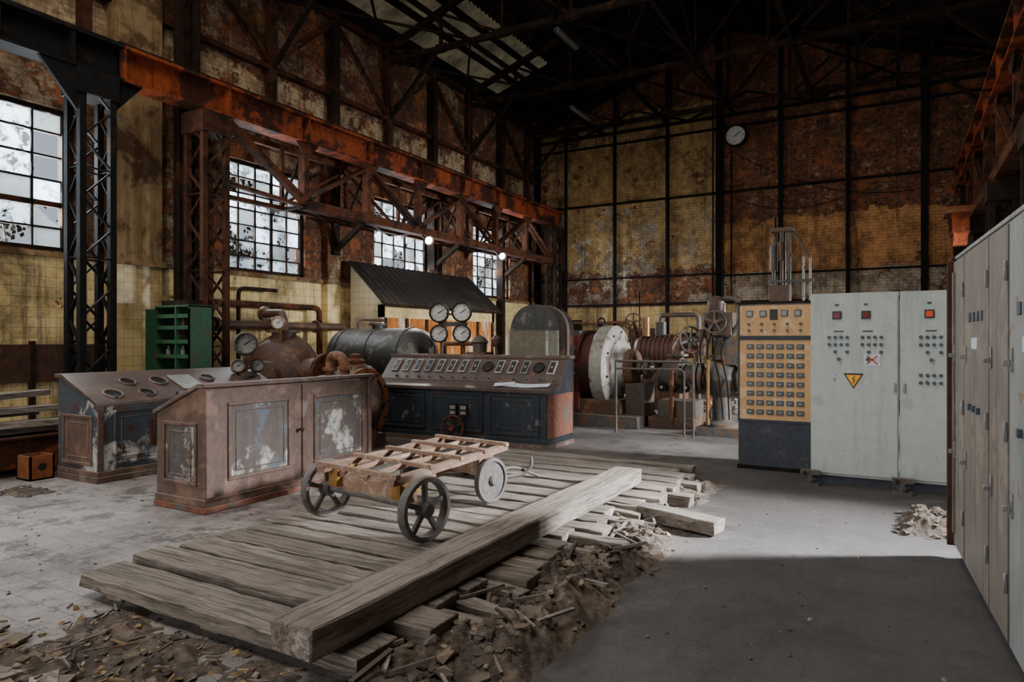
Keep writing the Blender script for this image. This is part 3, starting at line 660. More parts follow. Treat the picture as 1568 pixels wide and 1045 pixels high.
b.lathe(c,(.2,-1,0),[(0,-.45),(.35,-.42),(.60,-.3),(.70,-.1),(.70,.1),(.60,.3),(.36,.42),(.30,.44),(.28,.56),(.12,.6),(0,.6)],'machine_brown',32)
b.torus(c,(.2,-1,0),.70,.06,'machine_brown',32)
b.box(-9.75,7.8,0,-8.45,8.6,.4,'machine_brown'); b.cyl(c+Vector((0,0,.6)),c+Vector((0,0,.80)),.20,'machine_brown'); b.cyl(c+Vector((0,0,.76)),c+Vector((0,0,.81)),.28,'machine_brown',seg=20)
b.tube([c+Vector((0,0,.78)),c+Vector((0,0,1.1)),c+Vector((-.6,.1,1.1))],.07,'machine_brown',16,.2)
b.cyl(c+Vector((-.55,.1,1.1)),c+Vector((-.62,.1,1.1)),.13,'machine_brown',seg=18)
b.gauge(c+Vector((.25,-.35,.92)),(.6,-.8,0),.11,'brass',.06); b.tube([c+Vector((.2,-.25,.6)),c+Vector((.25,-.31,.92))],.02,'brass',8)
b.cyl(c+Vector((.5,0,.1)),c+Vector((.95,0,.1)),.24,'machine_brown',seg=20); b.cyl(c+Vector((.93,0,.1)),c+Vector((1.0,0,.1)),.32,'rust_brown',seg=20)
b.done()
b=B('gear_housing'); c=Vector((-8.0,8.42,.80))
b.lathe(c,(1,0,0),[(0,-.0),(.3,-.0),(.42,.1),(.45,.3),(.42,.5),(.3,.6),(0,.6)],'machine_brown',26); b.ring(c+Vector((.3,0,0)),(1,0,0),.47,.42,.08,'machine_brown')
b.box(-8.0,8.18,0,-7.45,8.66,.6,'machine_brown'); b.lathe(c+Vector((.3,0,.42)),(0,0,1),[(.16,0),(.16,.06),(.1,.1),(.1,.16),(0,.18)],'rust_brown',16)
b.done()
b=B('storage_tank'); c=Vector((-10.1,10.5,1.30))
b.lathe(c,(1,0,0),[(0,0),(.25,.03),(.42,.10),(.52,.22),(.55,.35),(.55,2.0),(.52,2.15),(.42,2.27),(.25,2.34),(0,2.37)],'tank_paint',40)
for o in (.4,1.18,1.95): b.ring(c+Vector((o,0,0)),(1,0,0),.565,.54,.06,'tank_paint',40)
for o in (.55,1.8): b.prism([(10.05,0),(10.95,0),(10.85,1.05),(10.5,.8),(10.15,1.05)],'x',c.x+o-.1,c.x+o+.1,'machine_grey')
b.cyl(c+Vector((1.1,0,.5)),c+Vector((1.1,0,.63)),.12,'tank_paint'); b.cyl(c+Vector((1.1,0,.61)),c+Vector((1.1,0,.65)),.18,'tank_paint')
b.tube([c+Vector((.4,.2,.45)),c+Vector((.4,.2,.75)),c+Vector((.4,1.0,.75))],.035,'machine_brown',10,.15)
b.done()
b=B('pressure_gauge_stand'); x,y=-7.38,10.75
for o in (-.25,.25): b.cyl((x+o,y,0),(x+o,y,2.3),.03,'machine_grey')
b.box(x-.32,y-.03,1.88,x+.32,y+.03,1.96,'machine_grey'); b.box(x-.32,y-.3,0,x+.32,y+.3,.04,'machine_grey')
for o,z,r in ((-.26,2.14,.19),(.26,2.14,.19),(-.26,1.74,.17),(.26,1.74,.17)): b.gauge((x+o,y-.08,z),(.45,-.9,0),r,'steel_dark',.12)
b.tube([(x-.3,y,2.12),(x+.3,y,2.12)],.025,'brass',8); b.tube([(x-.15,y-.05,1.55),(x+.5,y-.05,1.55)],.04,'pipe_rust',8)
b.done()
b=B('exciter_cover'); x,y0,y1=-5.5,10.5,11.3
def arch(x,w,z0,zs,n=14):
    P=[(x-w/2,z0)]
    for i in range(n+1):
        a=math.pi-math.pi*i/n; P.append((x+w/2*math.cos(a),zs+w/2*math.sin(a)*.95))
    P.append((x+w/2,z0)); return P
b.prism(arch(x-.05,.88,0,1.80),'y',y0+.1,y1,'steel_dark'); b.prism(arch(x-.05,.94,1.2,1.80),'y',y0+.45,y0+.55,'machine_grey'); b.prism(arch(x-.05,.94,1.2,1.80),'y',y0+.09,y0+.13,'tank_paint')
for k in range(4): b.box(x-.5,y1,1.0+k*.15,x+.4,y1+.02,1.05+k*.15,'black')
gx0,gx1,gy0,gy1=x-.3,x+.42,y0-.35,y0+.06
b.box(gx0,gy0,0,gx1,gy1,1.28,'machine_brown')
for (a,c) in ((gx0,gy0),(gx1,gy0),(gx0,gy1),(gx1,gy1)): b.box(a-.015,c-.015,1.28,a+.015,c+.015,1.78,'machine_white')
b.box(gx0,gy0-.012,1.30,gx1,gy0-.004,1.76,'glass_pane'); b.box(gx1+.004,gy0,1.30,gx1+.012,gy1,1.76,'glass_pane'); b.box(gx0,gy0,1.765,gx1,gy1,1.78,'glass_pane')
b.done()
b=B('oil_lubricator'); b.cyl((-6.55,10.4,0),(-6.55,10.4,1.3),.1,'machine_brown'); b.lathe((-6.55,10.4,1.3),(0,0,1),[(.2,0),(.2,.05),(.12,.08),(.13,.25),(.16,.28),(.1,.36),(.03,.4),(0,.42)],'machine_grey',20)
b.cyl((-6.85,10.4,.9),(-6.3,10.4,.9),.05,'pipe_rust'); b.tube([(-6.55,10.4,1.1),(-6.9,10.45,1.1),(-6.95,10.5,0)],.04,'pipe_rust',10,.1); b.box(-6.75,10.25,1.25,-6.35,10.55,1.40,'machine_brown')
b.cyl((-6.2,10.4,0),(-6.2,10.4,1.55),.03,'machine_grey'); b.lathe((-6.2,10.4,1.5),(0,0,1),[(.06,0),(.09,.05),(.09,.14),(.04,.2),(0,.2)],'machine_brown',14); b.done()

b=B('generator'); Y=12.6; z=1.08
b.box(-6.5,11.85,0,-4.1,13.35,.22,'machine_grey'); b.box(-6.2,12.0,.22,-4.5,13.2,.5,'machine_brown')
b.lathe((-5.9,Y,z),(1,0,0),[(0,0),(.5,0),(.62,.08),(.66,.2),(.66,.85),(.80,.86),(.80,1.02),(.72,1.03)],'machine_red',44)
b.lathe((-5.04,Y,z),(1,0,0),[(.80,0),(.82,.02),(.82,.26),(.78,.30),(.62,.34),(.58,.33)],'machine_white',44)
b.lathe((-5.04,Y,z),(1,0,0),[(.60,.30),(.56,.36),(.40,.40),(.38,.50),(.36,.52)],'machine_white',40)
b.lathe((-5.04,Y,z),(1,0,0),[(.37,.42),(.37,.62),(.33,.68),(.14,.70),(.12,.78),(0,.80)],'machine_brown',32)
for k in range(10):
    a=k*math.pi/5+.2; b.cyl((-4.74,Y+.70*math.cos(a),z+.70*math.sin(a)),(-4.70,Y+.70*math.cos(a),z+.70*math.sin(a)),.025,'steel_dark',seg=6)
b.box(-6.0,11.92,.3,-5.45,11.98,1.75,'machine_red'); b.box(-6.0,11.95,.3,-5.3,13.25,1.72,'machine_red')
b.box(-5.98,12.0,1.72,-5.3,13.2,1.80,'machine_grey')
b.box(-5.9,11.90,.5,-5.55,11.93,.95,'black')
b.lathe((-5.1,Y,z+.8),(0,0,1),[(.1,0),(.1,.06),(.05,.08)],'steel_dark'); b.torus((-5.1,Y,z+.9),(0,1,0),.07,.018,'steel_dark',14)
b.cyl((-4.3,Y,z),(-4.0,Y,z),.08,'chrome'); b.cyl((-4.2,Y,z),(-4.1,Y,z),.2,'machine_grey',seg=20)
b.box(-4.5,12.3,.22,-4.12,12.9,.8,'machine_grey')
b.done(.006)
b=B('centrifugal_pump'); Y=12.7; z=.95
b.box(-4.05,12.3,0,-3.2,13.15,.20,'machine_brown'); b.box(-3.9,12.4,.2,-3.2,13.0,.5,'machine_grey')
b.lathe((-3.95,Y,z),(1,0,0),[(0,0),(.16,0),(.18,.08),(.30,.12),(.34,.2),(.34,.42),(.28,.5),(.2,.52),(.2,.62),(.26,.64),(.26,.70),(.12,.72),(0,.74)],'machine_grey',28)
for k in range(10):
    a=k*math.pi/5; b.cyl((-3.52,Y+.30*math.cos(a),z+.30*math.sin(a)),(-3.46,Y+.30*math.cos(a),z+.30*math.sin(a)),.022,'steel_dark',seg=6)
b.tube([(-3.6,Y,z+.2),(-3.6,Y,z+.62),(-3.2,Y,z+.62)],.11,'machine_brown',14,.2)
b.cyl((-3.6,Y,z+.36),(-3.6,Y,z+.41),.19,'machine_grey',seg=18)
b.tube([(-3.6,Y-.30,z+.1),(-3.6,Y-.42,z+.1),(-3.6,Y-.42,.1)],.04,'pipe_rust',10,.08)
for k in range(3): b.cyl((-3.8+k*.22,Y-.28,z-.2),(-3.8+k*.22,Y-.36,z-.2),.09,'steel_dark',seg=16); b.cyl((-3.8+k*.22,Y-.36,z-.2),(-3.8+k*.22,Y-.40,z-.2),.03,'chrome',seg=8)
b.done(.004)
b=B('auxiliary_motor'); 
b.lathe((-4.9,14.2,1.35),(1,0,0),[(0,0),(.3,0),(.36,.08),(.36,.9),(.3,.98),(.12,1.0),(.1,1.2),(0,1.2)],'machine_red',28); b.box(-4.9,13.85,0,-3.9,14.55,1.05,'machine_brown')
for k in range(8): b.ring((-4.75+k*.1,14.2,1.35),(1,0,0),.39,.35,.03,'machine_brown')
b.cyl((-4.4,14.2,1.7),(-4.4,14.2,2.0),.12,'machine_grey'); b.tube([(-4.4,14.2,1.95),(-4.4,14.2,2.15),(-3.6,14.2,2.15),(-3.6,14.2,.3)],.05,'machine_grey',10,.12)
b.wheel((-4.9,13.9,2.0),(0,-1,0),.2,.03,'machine_brown',5); b.cyl((-4.9,13.9,2.0),(-4.9,14.2,1.6),.03,'machine_brown'); b.cyl((-4.65,14.0,1.7),(-4.65,14.0,2.1),.08,'brass'); b.done()
b=B('gate_valve'); x,y=-2.62,11.9
b.box(x-.35,y-.35,0,x+.35,y+.35,.15,'machine_grey'); b.lathe((x,y,.15),(0,0,1),[(.3,0),(.3,.05),(.16,.1),(.15,.5),(.26,.6),(.32,.8),(.26,1.0),(.16,1.1),(.22,1.14),(.22,1.2),(.14,1.22),(.12,1.5),(.2,1.53),(.2,1.6),(.08,1.62),(.06,2.1),(0,2.1)],'machine_grey',26)
b.cyl((x-.45,y,.95),(x+.6,y,.95),.17,'machine_brown',seg=20)
for o in (-.42,-.33,.33,.6): b.cyl((x+o-.03,y,.95),(x+o+.03,y,.95),.27,'machine_grey',seg=24)
b.wheel((x-.05,y-.32,1.92),(.25,-1,.05),.2,.045,'machine_grey',5,.2,.14); b.cyl((x-.05,y-.3,1.92),(x,y,1.9),.06,'machine_brown')
b.wheel((x-.48,y-.2,1.62),(.8,-.6,.1),.24,.035,'machine_grey',6,.2,.1); b.cyl((x-.48,y-.2,1.62),(x-.2,y,1.6),.03,'machine_grey')
b.box(x-.25,y-.25,1.7,x+.2,y+.2,2.08,'machine_brown'); b.box(x+.05,y-.2,1.2,x+.35,y+.1,1.6,'machine_grey'); b.cyl((x-.3,y-.1,1.35),(x-.3,y-.1,1.8),.07,'machine_brown')
b.tube([(x-.15,y-.2,1.3),(x-.15,y-.35,1.3),(x-.15,y-.35,.2)],.03,'brass',8,.06)
b.tube([(x+.1,y-.1,1.6),(x+.35,y-.1,1.95),(x+.3,y-.1,2.3),(x+.0,y,2.35),(x-.1,y+.1,2.0)],.04,'machine_grey',10,.2)
b.lathe((x-.1,y,2.08),(0,0,1),[(.12,0),(.14,.05),(.14,.2),(.08,.28),(0,.3)],'machine_brown',18)
for k in range(4): b.tube([(x-.2+k*.1,y-.25,1.9-k*.1),(x-.3+k*.12,y-.38,1.4),(x-.2+k*.12,y-.3,.9),(x-.1+k*.1,y-.36,.3)],.014,'steel_black',6,.2)
b.done()
b=B('pipe_handrail'); 
b.tube([(-4.3,11.3,1.25),(-2.95,11.3,1.25),(-2.95,11.3,.0)],.022,'machine_grey',8,.1); b.tube([(-4.3,11.3,1.12),(-3.1,11.3,1.12),(-3.1,11.3,.0)],.018,'machine_grey',8,.1)
b.cyl((-4.3,11.3,0),(-4.3,11.3,1.27),.022,'machine_grey'); b.done()
b=B('guard_rail'); 
for xx in (-3.3,-2.7,-2.0): b.cyl((xx,13.9,0),(xx,13.9,1.05),.025,'rust_red')
b.cyl((-3.3,13.9,1.05),(-2.0,13.9,1.05),.025,'rust_red'); b.cyl((-3.3,13.9,.55),(-2.0,13.9,.55),.02,'rust_red'); b.done()
b=B('pipe_riser_frame'); x,y=-1.62,11.8
for o,h,mm in ((-.15,3.3,'machine_grey'),(-.03,3.42,'machine_brown'),(.09,3.45,'machine_grey')): b.cyl((x+o,y,0),(x+o,y,h),.026,mm)
for o in (.30,.40): b.cyl((x+o,y,0),(x+o,y,2.95),.020,'machine_white')
b.cyl((x-.02,y+.2,0),(x-.02,y+.2,3.45),.035,'machine_brown')
b.box(x-.2,y-.05,3.38,x+.14,y+.25,3.44,'machine_brown'); b.tube([(x+.09,y,3.42),(x+.2,y,3.3),(x+.40,y,2.92)],.02,'machine_grey',8,.05); b.bar((x-.05,y,3.2),(x+.35,y,2.75),.025,.025,'machine_brown')
b.box(x-.2,y-.05,2.55,x+.45,y+.05,2.59,'machine_grey'); b.box(x-.2,y-.1,2.15,x+.1,y+.15,2.5,'machine_brown'); b.box(x-.35,y-.15,0,x+.5,y+.3,.1,'machine_grey')
b.cyl((x-.15,y-.02,2.75),(x-.15,y-.02,3.15),.055,'machine_grey'); b.cyl((x-.03,y-.02,2.9),(x-.03,y-.02,3.2),.05,'machine_brown'); b.done()

# ------------------------------------------------------------------ tiled hood on left wall
b=B('tiled_enclosure'); y0,y1=11.6,16.4; xf=-9.95
b.prism([(XL+.26,0),(xf+.1,0),(xf+.1,2.45),(XL+.26,3.3)],'y',y0,y0+.12,'tile_ivory_x')
b.prism([(XL+.26,0),(xf+.1,0),(xf+.1,2.45),(XL+.26,3.3)],'y',y1-.12,y1,'tile_ivory_x')
b.box(xf,y0,2.12,xf+.1,y1,2.40,'tile_ivory'); b.box(xf-.02,y0+.12,0,xf+.08,y1-.12,2.12,'rust_front')
for k in range(7): b.box(xf+.06,y0+.1+k*.76,0,xf+.13,y0+.17+k*.76,2.12,'rust_brown')
n=48
for k in range(n):
    ya=y0-.1+(y1-y0+.2)*k/n; yb_=ya+(y1-y0+.2)/n; o=.02 if k%2 else 0
    b.quad([(XL+.26,ya,3.40+o),(xf+.28,ya,2.42+o),(xf+.28,yb_,2.42+.02-o),(XL+.26,yb_,3.40+.02-o)],'dark_sheet')
b.box(xf+.24,y0-.1,2.36,xf+.30,y1+.1,2.42,'steel_dark'); b.done()
b=B('metal_shelf_cabinet'); x0,x1,y0,y1=-10.30,-9.45,6.66,7.08; m='green_paint'
b.box(x0,y0,0,x0+.02,y1,2.15,m); b.box(x0,y1-.02,0,x1,y1,2.15,m); b.box(x1-.02,y0,0,x1,y1,2.15,m); b.box(x0,y0,2.13,x1,y1,2.16,m); b.box(x0,y0,.02,x1,y1,.08,m)
b.box(x0+.50,y0,.08,x0+.53,y1,2.13,m)
b.box(x0-.0,y0-.16,.05,x0+.02,y0,2.1,m); b.box(x1-.02,y0-.0,.05,x1,y0+.02,2.1,m)
for z in (.45,.8,1.12,1.35,1.58,1.80,1.98): b.box(x0+.02,y0+.02,z,x1-.02,y1-.02,z+.025,m); b.box(x0+.02,y0+.01,z-.02,x1-.02,y0+.03,z+.04,m)
for k in range(12):
    z=random.choice((1.145,1.375,1.605,1.825)); xx=x0+.1+R()*.62; b.lathe((xx,y0+.12,z),(0,0,1),[(0,0),(.04,0),(.045,.08),(.02,.12),(.02,.15),(0,.15)],random.choice(('machine_brown','dial_grey','steel_dark')),12)
b.box(x0+.1,y0+.05,2.16,x1-.1,y1-.1,2.24,'steel_dark'); b.done()
b=B('wall_pipes')
b.tube([(XL+.3,7.9,2.3),(XL+.3,10.6,2.3),(XL+.3,10.6,1.2)],.06,'rust_brown',12,.15); b.tube([(XL+.4,7.9,1.9),(XL+.4,11.2,1.9)],.08,'machine_brown',12)
b.tube([(XL+.25,8.6,0),(XL+.25,8.6,2.6),(XL+.25,9.5,2.6)],.04,'steel_dark',10,.15)
for yy in (8.0,9.2,10.4): b.cyl((XL,yy,1.9),(XL+.4,yy,1.9),.02,'steel_dark',seg=8); b.cyl((XL+.4,yy-.03,1.9),(XL+.4,yy+.03,1.9),.13,'machine_brown',seg=16)
b.done()
b=B('steel_wall_cladding'); b.box(XL+.02,4.1,1.0,XL+.06,6.2,1.55,'brown_sheet'); b.box(XL+.02,1.5,1.0,XL+.06,4.05,1.6,'brown_sheet')
for yy in (1.5,2.8,4.05,5.2,6.2): b.box(XL,yy-.03,0,XL+.09,yy+.03,1.6,'steel_dark')
b.done()
b=B('rusty_steel_trough'); m='rust_red'
b.box(-9.75,1.6,.12,-9.0,4.75,.16,m)
for xx in (-9.75,-9.0): b.box(xx-.02,1.6,.10,xx+.02,4.75,.46,m); b.box(xx-.06,1.6,.44,xx+.06,4.75,.47,m)
b.box(-9.75,4.71,.1,-9.0,4.75,.46,m)
for yy in (2.2,4.3): b.box(-9.85,yy-.08,0,-8.9,yy+.08,.12,'steel_dark')
b.done(.004)
b=B('timber_stack')
for k,(xx,z,a) in enumerate(((-9.6,.52,.02),(-9.25,.52,-.03),(-9.45,.60,.1),(-9.7,.68,-.05),(-9.5,.76,.05),(-9.2,.84,-.14))):
    b.bar((xx,1.8,z),(xx+a*3,4.9 if k<3 else 4.7,z+(.1 if k==5 else 0)),.26,.07,'wood_greyY',8,.008)
b.done()
b=B('small_metal_box'); x0,y0=-8.88,4.05
b.box(x0,y0,0,x0+.30,y0+.02,.28,'rust_orange'); b.box(x0,y0+.24,0,x0+.30,y0+.26,.28,'rust_orange'); b.box(x0,y0,0,x0+.02,y0+.26,.28,'rust_orange'); b.box(x0+.28,y0,0,x0+.30,y0+.26,.28,'rust_orange'); b.box(x0,y0,0,x0+.3,y0+.26,.02,'rust_orange')
b.lathe((x0+.302,y0+.13,.15),(1,0,0),[(0,0),(.045,0)],'black',14); b.done()

# ------------------------------------------------------------------ plank platform & timber
b=B('wooden_plank_platform')
yy=2.38;k=0
while yy<7.85:
    w=U(.19,.30); xl=-4.47+U(-.08,.06)-(0.0 if yy<4.3 else .1); xr=-2.02+U(-.18,.14)
    if k==0: xl=-4.45; xr=-2.15; w=.30
    zt=.160+U(-.012,.008)
    b.bar((xl,yy+w/2,zt-.045+U(-.014,.006)),(xr,yy+w/2+U(-.03,.03),zt-.045+U(-.014,.006)),w-.012,.085,'wood_grey',18,.008)
    yy+=w+U(.022,.055);k+=1
for xx in (-4.2,-3.3,-2.35): b.bar((xx,2.45,.035),(xx,7.7,.035),.16,.07,'wood_greyY',10,.006)
for k in range(16):
    yv_=3.0+k*.30; b.bar((-2.3,yv_,.07),(-1.92+U(-.14,.2),yv_+U(-.05,.05),.05+U(-.02,.03)),U(.12,.2),.11,'wood_grey',3,.01)
b.done(.006)
b=B('timber_beam'); b.bar((-2.38,2.18,.252),(-2.36,6.55,.252),.27,.15,'wood_greyY',24,.007); b.done(.01)
b=B('timber_offcut'); b.bar((-2.35,5.95,.09),(-1.28,5.72,.07),.20,.12,'wood_grey',6,.008); b.done(.008)
def mound(name,x0,x1,y0,y1,h,nx,ny,rocks,rs,seed,mats=('rubble','rubble','dirt','brick_shard')):
    b=B(name); g=[]
    def H(x,y):
        u=(x-x0)/(x1-x0); v=(y-y0)/(y1-y0); e=min(u,1-u,v,1-v)*2
        nz=noise.noise(Vector((x*2.2+seed,y*2.2,0)))*.6+noise.noise(Vector((x*9,y*9,seed)))*.3+noise.noise(Vector((x*26,y*26,seed)))*.15+.55
        ed=noise.noise(Vector((x*3,y*3,seed+5)))*.25
        f=max(0,min(1,e*1.9+ed-.1))
        return -.02+h*f*max(nz,0)*1.3
    for i in range(nx+1):
        g.append([b.bm.verts.new((x0+(x1-x0)*i/nx,y0+(y1-y0)*j/ny,H(x0+(x1-x0)*i/nx,y0+(y1-y0)*j/ny))) for j in range(ny+1)])
    for i in range(nx):
        for j in range(ny): b.face([g[i][j],g[i+1][j],g[i+1][j+1],g[i][j+1]],'dirt')
    for k in range(rocks):
        x=x0+(x1-x0)*min(max(random.gauss(.45,.26),0.02),.98); y=U(y0+.03,y1-.03)
        if H(x,y)<-.005 and R()<.6: continue
        r=rs*(.12+R()**5*1.2); b.rock((x,y,max(H(x,y),0)+r*.1),r,random.choice(mats))
    b.done(smooth=False)
mound('rubble_pile',-2.3,-1.45,1.75,6.3,.16,80,260,1500,.046,3,('rubble','rubble','dirt','dirt','brick_shard'))
mound('rubble_pile',-4.3,-2.0,1.5,2.45,.09,120,60,1000,.028,9,('rubble','dirt','straw','brick_shard','rubble'))
mound('rubble_pile',-2.3,-1.6,6.5,7.9,.10,40,60,160,.035,5)
mound('rubble_pile',-.05,.60,6.4,7.4,.14,40,60,300,.038,12,('rubble','dirt','rubble'))
mound('rubble_pile',-8.6,-7.6,3.5,4.0,.06,30,30,120,.035,15)
mound('rubble_pile',-4.3,-2.8,14.9,16.6,.28,40,40,200,.08,21,('machine_white','brick_shard','rubble'))
b=B('wood_splinters')
for k in range(50):
    x=U(-2.2,-1.6);y=U(2.3,6.3);a=U(0,3.14);L=U(.08,.32);d=Vector((math.cos(a),math.sin(a),U(-.3,.4)))*L/2; c=Vector((x,y,.10+U(-.03,.03)))
    b.bar(c-d,c+d,U(.01,.03),U(.008,.02),random.choice(('wood_grey','wood_greyY','rubble')))
for k in range(60):
    x=U(-4.3,-2.4);y=U(1.6,2.32);a=U(0,3.14);L=U(.03,.14);d=Vector((math.cos(a),math.sin(a),0))*L/2; c=Vector((x,y,.06)); b.bar(c-d,c+d,U(.006,.014),.008,random.choice(('wood_grey','straw','rubble')))
b.done()
b=B('loose_paving_tiles')
for k in range(34):
    x=U(-4.5,-2.6);y=U(1.15,1.85)+max(0,-x-4.0)*.4; M=Matrix.Translation((x,y,.006+R()*.02))@Matrix.Rotation(U(0,6.28),4,'Z')@Matrix.Rotation(U(-.1,.1),4,'X'); w=U(.04,.09); b.box(-w,-U(.04,.09),0,w,U(.04,.09),.016,random.choice(('brick_shard','wood_grey')),M)
b.done()
b=B('scattered_debris')
for k in range(520):
    x=U(-7.5,.3);y=U(1.0,8.7)
    if -4.7<x<-1.3 and 1.4<y<8: continue
    if -6.35<x<-5.4 and 3.9<y<6.5: continue
    if x<-6.6 and y>3.4: continue
    if x>-1.9 and y>8.1: continue
    r=U(.004,.018); b.rock((x,y,r*.25),r,random.choice(('rubble','brick_shard','dirt')))
b.done(smooth=False)

# ------------------------------------------------------------------ cart
b=B('wooden_cart'); m='wood_cart'; zf=.60; zd=.168
A=Vector((-3.93,3.93,0));Bc=Vector((-3.12,3.80,0)); L=Vector((-.10,1.72,0))
def P(u,v,z):
    p=A.lerp(Bc,u)+L*v; p.z=z; return p
for u in (0,1): b.bar(P(u,-.02,zf),P(u,1.02,zf),.07,.055,m,10,.005)
for u in (.36,.68): b.tube([P(u,-.03,zf+.0),P(u,.3,zf+.02),P(u,.7,zf+.0),P(u,1.03,zf+.01)],.023,m,10)
for v in (0.0,.26,.52,.76,1.0): b.bar(P(-.07,v,zf+.035),P(1.07,v,zf+.035),.045,.035,m,6,.004)
for v,zc in ((.12,.47),(.80,.47)):
    b.bar(P(-.02,v,zc),P(1.02,v,zc),.11,.12,'wood_cart',4,.006)
    for u in (.05,.95):
        b.bar(P(u,v-.06,zf-.02),P(u,v,zd+.26),.05,.07,'wood_yellow' if v<.5 else 'iron_wheel'); b.bar(P(u,v+.06,zf-.02),P(u,v,zd+.26),.05,.07,'wood_yellow' if v<.5 else 'iron_wheel')
        b.bar(P(u,v-.075,zf-.08),P(u,v+.075,zf-.08),.085,.14,'wood_yellow' if v<.5 else m,2,.004)
b.bar(P(.5,.1,.42),P(.5,.85,.42),.07,.07,m,4,.004)
for v,r,o in ((.09,.235,.14),(.80,.20,.08)):
    p0=P(-o,v,zd+r); p1=P(1+o+.1*(v<.5),v,zd+r); b.cyl(p0,p1,.022,'iron_wheel',seg=10)
    d=(p1-p0).normalized()
    if v>.5:
        for p in (p0,p1):
            b.wheel(p,d,r,.055,'iron_wheel',8,.25,.18); b.lathe(p,d,[(0,-.02),(r*.85,-.012),(r*.85,.012),(0,.02)],'iron_wheel',28)
    else:
        for p in (p0,p1): b.wheel(p,d,r,.075,'iron_wheel',5,.26,.17)
b.ring(P(.5,.80,.40),(0,0,1),.2,.15,.03,'iron_wheel')
b.tube([P(.9,.82,.36),P(1.05,.98,.34),P(1.2,1.08,.34),P(1.28,1.12,.42),P(1.26,1.13,.50)],.016,'iron_wheel',8,.08)
b.tube([P(.95,.8,.40),P(1.1,1.05,.42),P(1.32,1.2,.30)],.014,'iron_wheel',8,.08)
b.done(.003)

# ------------------------------------------------------------------ electrical cabinets
b=B('mosaic_control_panel'); x0,x1,yf,yk=-1.76,-.88,8.92,9.5
b.box(x0,yf,.0,x1,yk,2.06,'grey_panel'); b.box(x0-.02,yf-.01,2.06,x1+.01,yk,2.09,'steel_dark')
b.box(x0+.01,yf-.02,.0,x1-.01,yf,.60,'cab_blue'); b.box(x0-.01,yf-.03,.0,x1,yf+.02,.05,'steel_black')
b.box(x0+.01,yf-.02,.62,x1-.01,yf,1.62,'cream_panel'); b.box(x0+.01,yf-.02,1.66,x1-.01,yf,2.04,'cream_panel')
b.box(x0,yf-.035,1.615,x1,yf,1.665,'cab_blue'); b.box(x0,yf-.03,.595,x1,yf,.625,'cab_blue')
for xx in (x0,x1-.02): b.box(xx,yf-.03,.6,xx+.02,yf,2.06,'cab_blue')
nc,nr_=6,8
for i in range(nc):
    for j in range(nr_):
        cx=x0+.15+i*(.58/(nc-1)); cz=.72+j*(.81/(nr_-1))
        b.box(cx-.042,yf-.035,cz-.030,cx+.042,yf-.02,cz+.030,'bakelite'); b.box(cx-.02,yf-.05,cz-.01,cx+.02,yf-.035,cz+.01,'dial_grey')
for i,cx in enumerate((x0+.14,x0+.30,x0+.55,x0+.70)):
    b.box(cx-.04,yf-.035,1.90,cx+.04,yf-.02,1.98,'bakelite'); b.box(cx-.028,yf-.038,1.912,cx+.028,yf-.035,1.968,'dial_grey')
for i in range(5):
    for z in (1.73,1.81): b.cyl((x0+.13+i*.15,yf-.02,z),(x0+.13+i*.15,yf-.05,z),.016,'bakelite',seg=10)
b.box(x0+.38,yf-.03,1.86,x0+.47,yf-.02,1.99,'black'); b.done(.002)
def warn(b,cx,cz,yf,s=.09):
    def tri(s,y,mm):
        b.face([b.bm.verts.new(p) for p in ((cx-s,y,cz+s*.75),(cx+s,y,cz+s*.75),(cx,y,cz-s*.95))],mm)
    tri(s,yf-.003,'black'); tri(s*.76,yf-.005,'yellow_sign'); 
    b.bar((cx+.015,yf-.007,cz+.045),(cx-.012,yf-.007,cz+.01),.008,.002,'black',up=(0,-1,0)); b.bar((cx-.012,yf-.007,cz+.012),(cx+.012,yf-.007,cz+.006),.008,.002,'black',up=(0,-1,0)); b.bar((cx+.012,yf-.007,cz+.006),(cx-.004,yf-.007,cz-.035),.008,.002,'black',up=(0,-1,0))
for n,(x0,x1) in enumerate(((-.86,.005),(.015,.88))):
    b=B('electrical_cabinet'); yf,yk=8.38,8.9
    b.box(x0,yf,.10,x1,yk,2.13,'white_panel'); b.box(x0+.0,yf+.03,0,x1,yk,.10,'cab_blue'); b.box(x0+.012,yf-.018,.13,x1-.012,yf,2.11,'white_panel')
    f=yf-.018; W=x1-x0
    for cx in (x0+W*.31,x0+W*.64):
        b.box(cx-.045,f-.015,1.84,cx+.045,f,1.93,'cab_blue'); b.box(cx-.03,f-.018,1.855,cx+.03,f-.014,1.915,'glass_lamp_red' if n else 'glass_lamp_dark')
        b.box(cx-.02,f-.01,1.99,cx+.02,f,2.01,'bakelite')
    for cx0 in (x0+W*.22,x0+W*.60):
        for i in range(4):
            for z in (1.64,1.56)+((1.48,) if i%2 else ())+(() if n==0 else (1.24,1.16)):
                b.cyl((cx0+i*.06,f,z),(cx0+i*.06,f-.022,z),.018,'bakelite',seg=10)
    for cx in (x0+W*.33,x0+W*.66): b.box(cx-.05,f-.006,1.70,cx+.05,f,1.715,'bakelite'); b.cyl((cx,f,1.40),(cx,f-.03,1.40),.02,'bakelite',seg=10)
    if n==0:
        b.box(x0+W*.62,f-.004,1.33,x0+W*.80,f,1.46,'paper'); 
        b.bar((x0+W*.65,f-.006,1.35),(x0+W*.77,f-.006,1.44),.015,.002,'red_sign',up=(0,-1,0)); b.bar((x0+W*.65,f-.006,1.44),(x0+W*.77,f-.006,1.35),.015,.002,'red_sign',up=(0,-1,0))
        warn(b,x0+W*.5,1.17,f,.10)
    b.box(x1-.05,f-.03,1.05,x1-.03,f,1.15,'chrome') if n==0 else b.box(x0+.03,f-.03,1.05,x0+.05,f,1.15,'chrome')
    b.done(.003)
